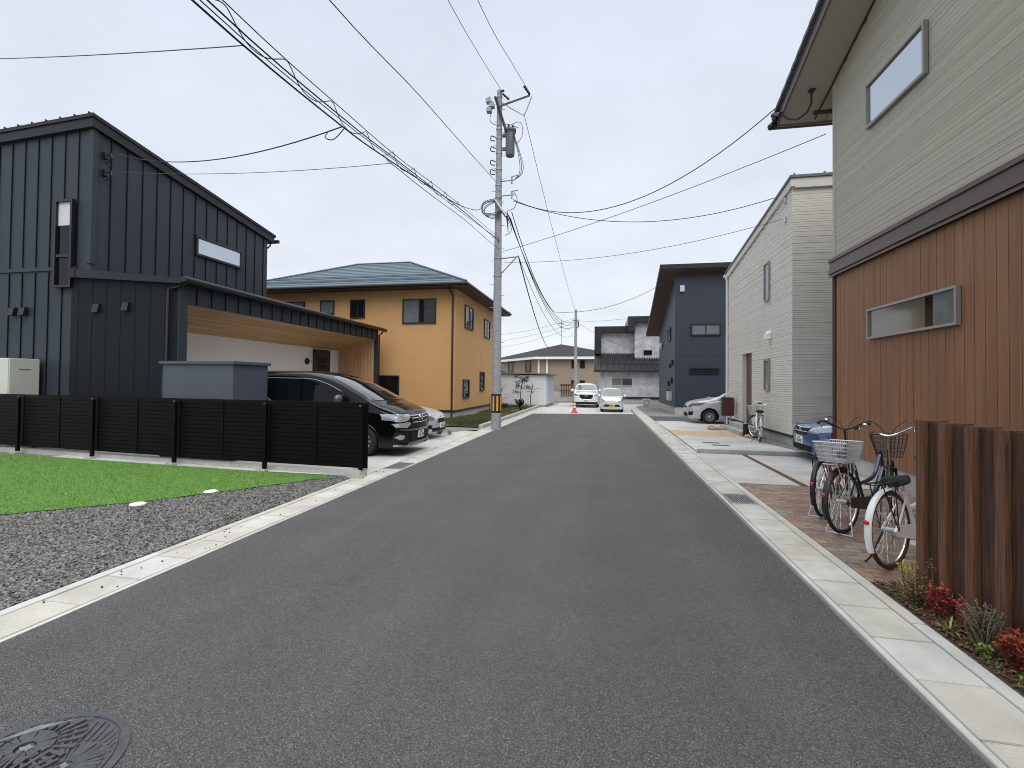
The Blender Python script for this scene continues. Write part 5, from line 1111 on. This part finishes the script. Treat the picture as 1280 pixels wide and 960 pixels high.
# ================= bicycles =================
def bike(loc,head,label,frame,tyre=M_tyre,rear_basket=False,front_basket=None,bar='swept',barm=None,fender=None,r=.345,lean=.03,steer=.3,sc=1.05,saddle_z=.80,barz=1.05,grip=M_tyre,stand='leg'):
    root=empty('bicycle',(0,0,0)); ROOT[root.name]=Matrix.Identity(4)
    WB=1.10; barm=barm or M_chrome; fender=fender or frame
    def wheel(x,rot=0):
        c=Vector((x,0,r)); ca,sa=math.cos(rot),math.sin(rot)
        def pt(a,rad,off=0): return c+Vector((rad*math.cos(a)*ca-off*sa,rad*math.cos(a)*sa+off*ca,rad*math.sin(a)))
        M=MB(); M.tube([pt(2*math.pi*k/48,r-.018) for k in range(48)],.019,8,closed=True); wh=M.build('wheel',tyre,root,smooth=True,local=True)
        M=MB(); M.tube([pt(2*math.pi*k/48,r-.043) for k in range(48)],.011,6,closed=True); M.build('rim',M_chrome,wh,smooth=True,local=True)
        M=MB()
        for k in range(32):
            a=2*math.pi*k/32; o=.03 if k%2 else -.03; M.tube([pt(a+(.5 if (k//2)%2 else -.5),.025,o),pt(a,r-.045)],.0021,3)
        M.build('spokes',M_chrome,wh,local=True)
        M=MB(); M.tube([pt(0,0,-.055),pt(0,0,.055)],.022,10); M.build('hub',M_silverp,wh,local=True,smooth=True)
        return wh
    wheel(0); 
    steerpt=Vector((WB-.13,0,.62)); wheel(WB,steer)
    bb=Vector((.46,0,.27)); st=Vector((.27,0,.72)); hd=Vector((WB-.235,0,.84)); hb=Vector((WB-.185,0,.64))
    M=MB(); M.tube(loop([hb,(.72,0,.40),bb]),.029,8); M.tube(loop([hd-Vector((0,0,.05)),(.68,0,.56),(.38,0,.50)]),.022,8); M.tube([bb,st],.017,8); M.tube([hb+Vector((.012,0,-.05)),hd],.022,8)
    for s in (-1,1): M.tube([bb+Vector((0,s*.03,0)),(0,s*.06,r)],.010,6); M.tube([st-Vector((0,-s*.02,.12)),(0,s*.06,r)],.009,6)
    M.build('frame',frame,root,smooth=True,local=True)
    ca,sa=math.cos(steer),math.sin(steer)
    def S(x,y,z): # steered
        return Vector((WB+ (x)*ca-y*sa, x*sa+y*ca, z))
    M=MB()
    for s in (-1,1): M.tube([S(-.14,s*.055,.64),S(-.05,s*.06,.45),S(0,s*.055,r)],[.015,.013,.010],8)
    M.tube([S(-.14,-.055,.64),S(-.14,.055,.64)],.014,6); M.build('fork',fender if frame is not M_tyre else frame,root,smooth=True,local=True)
    M=MB(); 
    M.tube([S(-.15,0,.64),S(-.24,0,barz-.08)],.013,8)
    M.tube(loop([S(-.60,-.27,barz+.02),S(-.45,-.265,barz+.03),S(-.28,-.22,barz+.02),S(-.20,-.10,barz-.05),S(-.22,0,barz-.08),S(-.20,.10,barz-.05),S(-.28,.22,barz+.02),S(-.45,.265,barz+.03),S(-.60,.27,barz+.02)]),.0125,8)
    hbm=M.build('handlebar',barm,root,smooth=True,local=True)
    for s in (-1,1):
        M=MB(); M.tube([S(-.48,s*.267,barz+.03),S(-.62,s*.27,barz+.02)],.019,8); M.build('grip',grip,hbm,smooth=True,local=True)
        M=MB(); M.tube(loop([S(-.34,s*.25,barz+.015),S(-.42,s*.25,barz-.03),S(-.55,s*.25,barz-.045)]),.006,5); M.build('brake_lever',M_chrome,hbm,local=True,smooth=True)
    M=MB(); 
    for s in (-1,1): M.tube(loop([S(-.36,s*.25,barz+.02),S(-.18,s*.16,barz+.09),S(-.08,s*.03,barz-.08),S(-.14,s*.02,.66)]),.004,4)
    M.build('brake_cable',M_cable,hbm,local=True); 
    M=MB(); M.ball(S(-.30,.2,barz+.05),.03,10,6,(1,1,.7)); M.build('bell',M_chrome,hbm,smooth=True,local=True)
    # saddle
    M=MB(); M.tube([st-Vector((-.01,0,.06)),(.235,0,saddle_z)],.013,8); M.build('seat_post',M_chrome,root,smooth=True,local=True)
    rows=[]
    for (x,w_,h_) in ((.06,.02,.0),(.08,.09,.02),(.14,.11,.035),(.22,.085,.03),(.30,.045,.025),(.36,.03,.02),(.39,.012,0)):
        rows.append([(x,w_*math.cos(q),saddle_z+.03+h_*.5+(.045 if math.sin(q)>0 else .04)*math.sin(q)*(1 if w_>.02 else .4)) for q in [2*math.pi*k/14 for k in range(14)]])
    M=MB(); M.quadgrid(rows,True); M.f.append(list(range(14))); M.f.append([6*14+k for k in range(14)]); M.build('saddle',M_tyre,root,smooth=True,local=True)
    # fenders
    def fend(x,rot,a0,a1,name,m):
        M=MB(); c=Vector((x,0,r)); ca_,sa_=math.cos(rot),math.sin(rot); rows=[]
        for k in range(21):
            a=R(a0+(a1-a0)*k/20); row=[]
            for (o,rr) in ((-.030,r+.012),(-.018,r+.024),(0,r+.029),(.018,r+.024),(.030,r+.012)):
                row.append(c+Vector((rr*math.cos(a)*ca_-o*sa_,rr*math.cos(a)*sa_+o*ca_,rr*math.sin(a))))
            rows.append(row)
        M.quadgrid(rows); return M.build(name,m,root,smooth=True,local=True)
    f1=fend(0,0,60,205,'fender',fender); fend(WB,steer,30,150,'fender',fender)
    a=R(186); p=Vector(((r+.04)*math.cos(a),0,r+(r+.04)*math.sin(a))); M=MB(); 
    M.ball((-(r+.04)*.975,0,r+.11),.024,12,8,(.5,1.1,.9)); M.build('reflector',M_red,f1,smooth=True,local=True)
    # rack
    M=MB()
    for s in (-1,1): M.tube([(.17,s*.05,r+.42),(-.26,s*.05,r+.42)],.007,5); M.tube([(-.18,s*.05,r+.42),(0,s*.075,r)],.006,5); M.tube([(.03,s*.05,r+.42),(0,s*.075,r)],.005,5)
    for x in (-.26,-.14,-.02,.1): M.tube([(x,-.05,r+.42),(x,.05,r+.42)],.006,5)
    M.build('rear_rack',M_blackm if not rear_basket else M_silverp,root,smooth=True,local=True)
    def basket(cx_,cz,w0,w1,l0,l1,h,m,name,steered=False,n=9):
        M=MB(); lev=5
        def C(f,i,j):
            w_=w0+(w1-w0)*f; l=l0+(l1-l0)*f; p=(i*l/2,j*w_/2,cz+h*f)
            return S(p[0]+cx_,p[1],p[2]) if steered else Vector((p[0]+cx_,p[1],p[2]))
        for k in range(lev+1):
            f=k/lev; M.tube([C(f,-1,-1),C(f,1,-1),C(f,1,1),C(f,-1,1)],.008 if k==lev else .004,4,closed=True)
        for k in range(n+1):
            q=-1+2*k/n
            for s in (-1,1): M.tube([C(0,q,s),C(1,q,s)],.0038,4); M.tube([C(0,s,q),C(1,s,q)],.0038,4)
            M.tube([C(0,q,-1),C(0,q,1)],.0038,4)
        return M.build(name,m,root,local=True)
    if front_basket: basket(.02,barz-.34,.24,.36,.20,.30,.27,front_basket,'front_basket',True)
    if rear_basket:
        bk=basket(-.04,r+.44,.27,.34,.28,.36,.21,M_silverp,'rear_basket',n=16)
        M=MB(); z=r+.445; M.box(-.175,.095,-.13,.13,z,z+.008); M.build('basket_sheet',mat('grey_mesh_plastic',(.30,.32,.35),.5),bk,local=True)
    # crank, chain case, stand
    M=MB(); M.tube([bb+Vector((0,-.07,0)),bb+Vector((0,.07,0))],.018,8); M.tube([bb+Vector((0,-.07,0)),bb+Vector((.12,-.075,-.11))],.010,6); M.tube([bb+Vector((0,.07,0)),bb+Vector((-.12,.075,.11))],.010,6)
    M.box(bb.x+.08,bb.x+.17,-.16,-.075,bb.z-.125,bb.z-.10); M.box(bb.x-.17,bb.x-.08,.075,.16,bb.z+.10,bb.z+.125); M.build('crank',M_silverp if frame is not P_bw else M_silverp,root,local=True)
    M=MB(); M.prism([(.0,-.055,r-.05),(bb.x+.08,-.055,bb.z-.08),(bb.x+.10,-.055,bb.z+.03),(bb.x,-.055,bb.z+.09),(.0,-.055,r+.05),(-.05,-.055,r)],(0,-.018,0)); M.build('chain_guard',M_blackm if frame is not P_bw else frame,root,local=True)
    M=MB()
    if stand=='leg': M.tube([(.02,.05,r),(-.02,.16,.06),(-.03,.21,.0)],.009,6)
    else:
        for s in (-1,1): M.tube([(.0,s*.07,r-.02),(-.10,s*.13,.012)],.008,6)
        M.tube([(-.10,-.13,.012),(-.10,.13,.012)],.008,6)
    M.build('kickstand',M_blackm if stand=='leg' else M_silverp,root,smooth=True,local=True)
    tag(root,label,'bicycle','parked bicycles'); root.location=loc; root.rotation_euler=(lean,0,head); root.scale=(sc,)*3
    return root
P_bw=paint('bike_white',(.74,.75,.76)); P_navy=paint('bike_navy',(.015,.018,.06)); P_redb=paint('bike_red',(.30,.015,.02)); P_silb=paint('bike_silver',(.5,.51,.52),.4)
bike((2.70,5.13,.012),R(38),'white city bicycle nearest the timber fence, with black wire front basket',P_bw,mat('brown_tyre',(.055,.030,.024),.8),front_basket=M_blackm,barm=M_blackm,lean=-.05,steer=.75,sc=1.06,barz=.98,saddle_z=.72)
bike((2.78,6.22,.012),R(40),'dark navy bicycle with large silver rear basket, middle of the three',P_navy,rear_basket=True,fender=M_blackm,lean=-.04,steer=.35,sc=1.08,barz=1.10,stand='w',front_basket=mat('dark_wire',(.06,.05,.045),.5))
bike((2.86,6.95,.012),R(52),'red framed bicycle with black handlebar, farthest of the three on the brick paving',P_redb,fender=M_blackm,barm=M_blackm,lean=-.03,steer=.2,sc=1.06,barz=1.12,stand='w')
bike((4.50,15.05,.06),R(80),'silver bicycle standing alone by the cream house wall',P_silb,lean=.03,steer=.5,sc=1.05,front_basket=M_silverp,barz=1.04)
# ================= timber fence right =================
M_timberd=ramped('shaded_timber',[(.28,(.016,.007,.0035)),(.5,(.060,.026,.0135)),(.74,(.115,.054,.028))],3.2,.6,stretch=(22,22,.8),bump=.1,distort=.6)  # darker copy of the timber: recess shade painted into the board colour
tf=empty('timber_fence',(2.5,4.3,0)); tag(tf,'dark brown timber post screen at the right edge behind the red shrubs','fence')
cor=[(2.462,4.36),(2.501,4.165),(2.542,3.96),(2.583,3.755),(2.628,3.53),(2.669,3.325),(2.71,3.10)]
hs=[1.50,1.495,1.49,1.485,1.49,1.49,1.49]
for k,(x,y) in enumerate(cor):
    a=R(-28); u=Vector((math.cos(a),math.sin(a),0)); v=Vector((u.y,-u.x,0)) 
    # street face narrow, broad face turned to the camera
    o=Vector((x,y,-.02)); vv=Vector((.12,-1,0)).normalized()
    b=MB(); b.obox(o,vv*.075,Vector((1,.10,0)).normalized()*.20,(0,0,hs[k])); b.build('post',M_timber,tf,bevel=.004)
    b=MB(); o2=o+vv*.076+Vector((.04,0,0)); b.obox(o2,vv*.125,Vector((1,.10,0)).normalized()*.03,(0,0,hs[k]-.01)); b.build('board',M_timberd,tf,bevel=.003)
# ================= plants =================
def leaf(b,p,d,L_,w_,cup=.15):
    d=Vector(d).normalized(); s=d.cross(Vector((0,0,1)));
    if s.length<.05: s=Vector((1,0,0))
    s.normalize(); n=s.cross(d); P=Vector(p); m=P+d*L_*.5-n*cup*L_*.3
    b.poly([P,P+d*L_*.45+s*w_,P+d*L_]); b.poly([P,P+d*L_,P+d*L_*.45-s*w_])
def shrub(name,c,rad,h,nst,nleaf,ll,lw,ml,ms,label,seed,cat_='shrub',spread=.9,tipdense=True):
    t=empty(name,c); tag(t,label,cat_); rn=random.Random(seed); bs=MB(); bl=MB()
    for k in range(nst):
        a=rn.uniform(0,6.28); q=rn.uniform(.1,1)*spread; hh=h*rn.uniform(.6,1); tip=Vector((c[0]+rad*q*math.cos(a),c[1]+rad*q*math.sin(a),c[2]+hh)); base=Vector((c[0]+rn.uniform(-.02,.02),c[1]+rn.uniform(-.02,.02),c[2]-.02))
        mid=base.lerp(tip,.5)+Vector((rn.uniform(-.2,.2)*rad,rn.uniform(-.2,.2)*rad,.1*h)); pts=loop([base,mid,tip]); bs.tube(pts,[.0045*(1-.7*i/len(pts)) for i in range(len(pts))],4)
        for j in range(nleaf):
            f=1-rn.random()**(1.6 if tipdense else .9)*.85; p=pts[min(int(f*(len(pts)-1)),len(pts)-1)]+Vector((rn.gauss(0,.012),rn.gauss(0,.012),rn.gauss(0,.012)))
            leaf(bl,p,(rn.gauss(0,1),rn.gauss(0,1),rn.uniform(-.4,.9)),ll*rn.uniform(.6,1.2),lw*rn.uniform(.7,1.2))
    bs.build('stems',ms,t,fix=False); bl.build('leaves',ml,t,fix=False); return t
L_red=mat('red_leaf',(.35,.055,.042),.55,var=.65); L_dred=mat('dark_red_leaf',(.27,.05,.032),.5,var=.6); L_yel=mat('yellow_green_leaf',(.38,.34,.04),.5,var=.35); L_green=mat('green_leaf',(.07,.13,.025),.5,var=.5); L_lime=mat('lime_leaf',(.16,.26,.045),.5,var=.35)
L_tan=mat('tan_leaf',(.22,.15,.07),.7,var=.5); L_olive=mat('olive_leaf',(.09,.085,.04),.7,var=.5); M_stem=mat('twig',(.11,.07,.045),.8); M_stemg=mat('grey_twig',(.22,.20,.15),.8)
shrub('golden_shrub',(2.42,4.38,.02),.08,.33,7,46,.028,.006,L_yel,M_stem,'yellow leaved upright sprig at the end of the timber fence',31)
shrub('tan_shrub',(2.41,4.30,.02),.13,.22,18,24,.028,.007,L_tan,M_stem,'tan and green twiggy shrub under the yellow sprig',32,tipdense=False)
shrub('red_shrub',(2.47,4.10,.02),.12,.24,24,34,.034,.007,L_red,M_stem,'bright red leaved shrub, farthest of the three along the fence',33)
shrub('red_shrub',(2.47,3.86,.02),.06,.24,9,28,.03,.006,L_red,M_stem,'small narrow red shrub, middle one of the three along the fence',34)
shrub('red_shrub',(2.50,3.38,.02),.16,.25,40,52,.038,.009,L_dred,M_stem,'large rounded dark red shrub, nearest the camera at the right edge',35)
shrub('twig_shrub',(2.46,3.66,.02),.16,.32,34,30,.022,.008,L_olive,M_stemg,'bare twiggy olive shrub between the small and the large red shrubs',36,tipdense=False)
shrub('reddish_sprig',(2.46,4.22,.02),.16,.42,4,34,.018,.006,L_tan,M_stem,'thin reddish sprig leaning against the timber fence',37,tipdense=False)
shrub('lime_plant',(2.40,3.55,.02),.06,.09,9,9,.04,.012,L_lime,M_stem,'small bright green leafy plant between the twiggy and large red shrubs',38,'plant')
shrub('lime_plant',(2.40,3.16,.02),.12,.14,16,14,.045,.013,L_lime,M_stem,'bright green leafy plant in the lower right corner',39,'plant')
def spiky(name,c,n,L_,m,label,seed,w_=.01):
    t=MB(); rn=random.Random(seed)
    for k in range(n):
        a=rn.uniform(0,6.28); el=rn.uniform(.2,1.2); d=Vector((math.cos(a)*math.cos(el),math.sin(a)*math.cos(el),math.sin(el))); l=L_*rn.uniform(.6,1); s=Vector((-math.sin(a),math.cos(a),0))*w_; P=Vector(c); mid=P+d*l*.6; tip=P+d*l*.95-Vector((0,0,l*.22))
        t.poly([P-s*.6,P+s*.6,mid+s,mid-s]); t.poly([mid-s,mid+s,tip])
    return tag(t.build(name,m,fix=False),label,'plant')
spiky('spiky_plant',(2.40,3.88,.03),16,.17,mat('pale_blade',(.35,.30,.12),.6,var=.4),'pale straw spiky plant between the first two red shrubs',41,.006)
def bedfn(rn):
    y=rn.uniform(2.7,4.72); x=rn.uniform(2.34,2.5+(4.72-y)*.12); return (x,y)
def litter(name,n,m,label,seed):
    b=MB(); rn=random.Random(seed)
    for k in range(n):
        x,y=bedfn(rn); leaf(b,(x,y,.02+rn.uniform(0,.03)),(rn.gauss(0,1),rn.gauss(0,1),rn.uniform(-.3,.5)),rn.uniform(.015,.04),rn.uniform(.005,.011))
    tag(b.build(name,m,fix=False),label,'ground cover',None,'stuff')
litter('ground_cover',3600,L_olive,'dark leafy ground cover along the timber fence',51); litter('ground_cover',700,L_dred,'scattered dark red fallen leaves in the planting bed',52); litter('ground_cover',900,L_tan,'dry tan leaf litter in the planting bed',53)
# garden plot plants near the shed
def smalltree(c,h,label,seed,ml,bare=False,name='small_tree',scale=1):
    t=empty(name,c); tag(t,label,'tree'); rn=random.Random(seed); bt=MB(); bl=MB()
    top=Vector((c[0]+.1,c[1],c[2]+h)); bt.tube(loop([c,(c[0]-.05,c[1],c[2]+h*.5),top]),.03,6)
    n=5 if bare else 11
    for k in range(n):
        f=rn.uniform(.35,1); p=Vector(c).lerp(top,f); a=rn.uniform(0,6.28); d=Vector((math.cos(a),math.sin(a),rn.uniform(.1,.8))); q=p+d*rn.uniform(.25,.5)*scale; bt.tube([p,p.lerp(q,.5)+Vector((0,0,.04)),q],.012,5)
        for j in range(14 if bare else 90):
            g=q+Vector((rn.gauss(0,.13),rn.gauss(0,.13),rn.gauss(0,.06)))*scale; leaf(bl,g,(rn.gauss(0,1),rn.gauss(0,1),rn.gauss(0,.4)),.11,.035)
    bt.build('trunk',M_stem,t,fix=False); bl.build('crown',ml,t,fix=False)
L_dkg=mat('dark_green_leaf',(.022,.042,.018),.6,var=.5)
smalltree((-5.25,30.2,.05),1.95,'small dark leaved tree in layers before the grey shed',61,L_dkg)
smalltree((-6.2,28.2,.05),1.3,'bare thin shrub left of the small tree by the shed',62,L_olive,True)
smalltree((-4.75,31.2,.05),1.5,'bare twiggy sapling right of the small tree by the shed',63,L_olive,True)
shrub('round_bush',(-5.2,29.7,.05),.42,.62,40,40,.09,.03,L_dkg,M_stem,'dark round bush at the foot of the small tree',64,spread=1)
shrub('round_bush',(-6.1,29.2,.05),.5,.40,30,30,.08,.03,L_green,M_stem,'low green bush behind the utility pole',65,spread=1)
for k,(x,y) in enumerate(((-4.95,28.2),(-4.85,29.1),(-4.95,30.2))): spiky('strap_leaf_plant',(x,y,.05),42,.55,mat('strap_leaf',(.07,.15,.035),.5,var=.4),('nearest','middle','farthest')[k]+' clump of green strap leaves along the raised kerb',70+k,.03)
spiky('strap_leaf_plant',(-5.0,14.95,.0),60,.32,mat('pale_blade',(.35,.30,.12)),'pale grassy clump beside the silver hatchback bumper',77,.008)
shrub('weed_clump',(-5.35,15.0,.0),.28,.22,30,20,.03,.01,L_green,M_stem,'low green weed clump by the gravel strip',78,'plant')
# debris on the road
b=MB(); rn=random.Random(90)
for k in range(60):
    x=rn.uniform(-3.6,1.6); y=rn.uniform(2,14); leaf(b,(x,y,.004),(rn.gauss(0,1),rn.gauss(0,1),.1),rn.uniform(.01,.03),rn.uniform(.003,.008))
for k in range(40):
    x=rn.uniform(-4.3,-3.9); y=rn.uniform(2,9); b.ball((x,y,.012),rn.uniform(.004,.010),5,4)
tag(b.build('debris',M_soil,fix=False),'tiny dry leaves and grit on the asphalt','debris',None,'stuff')
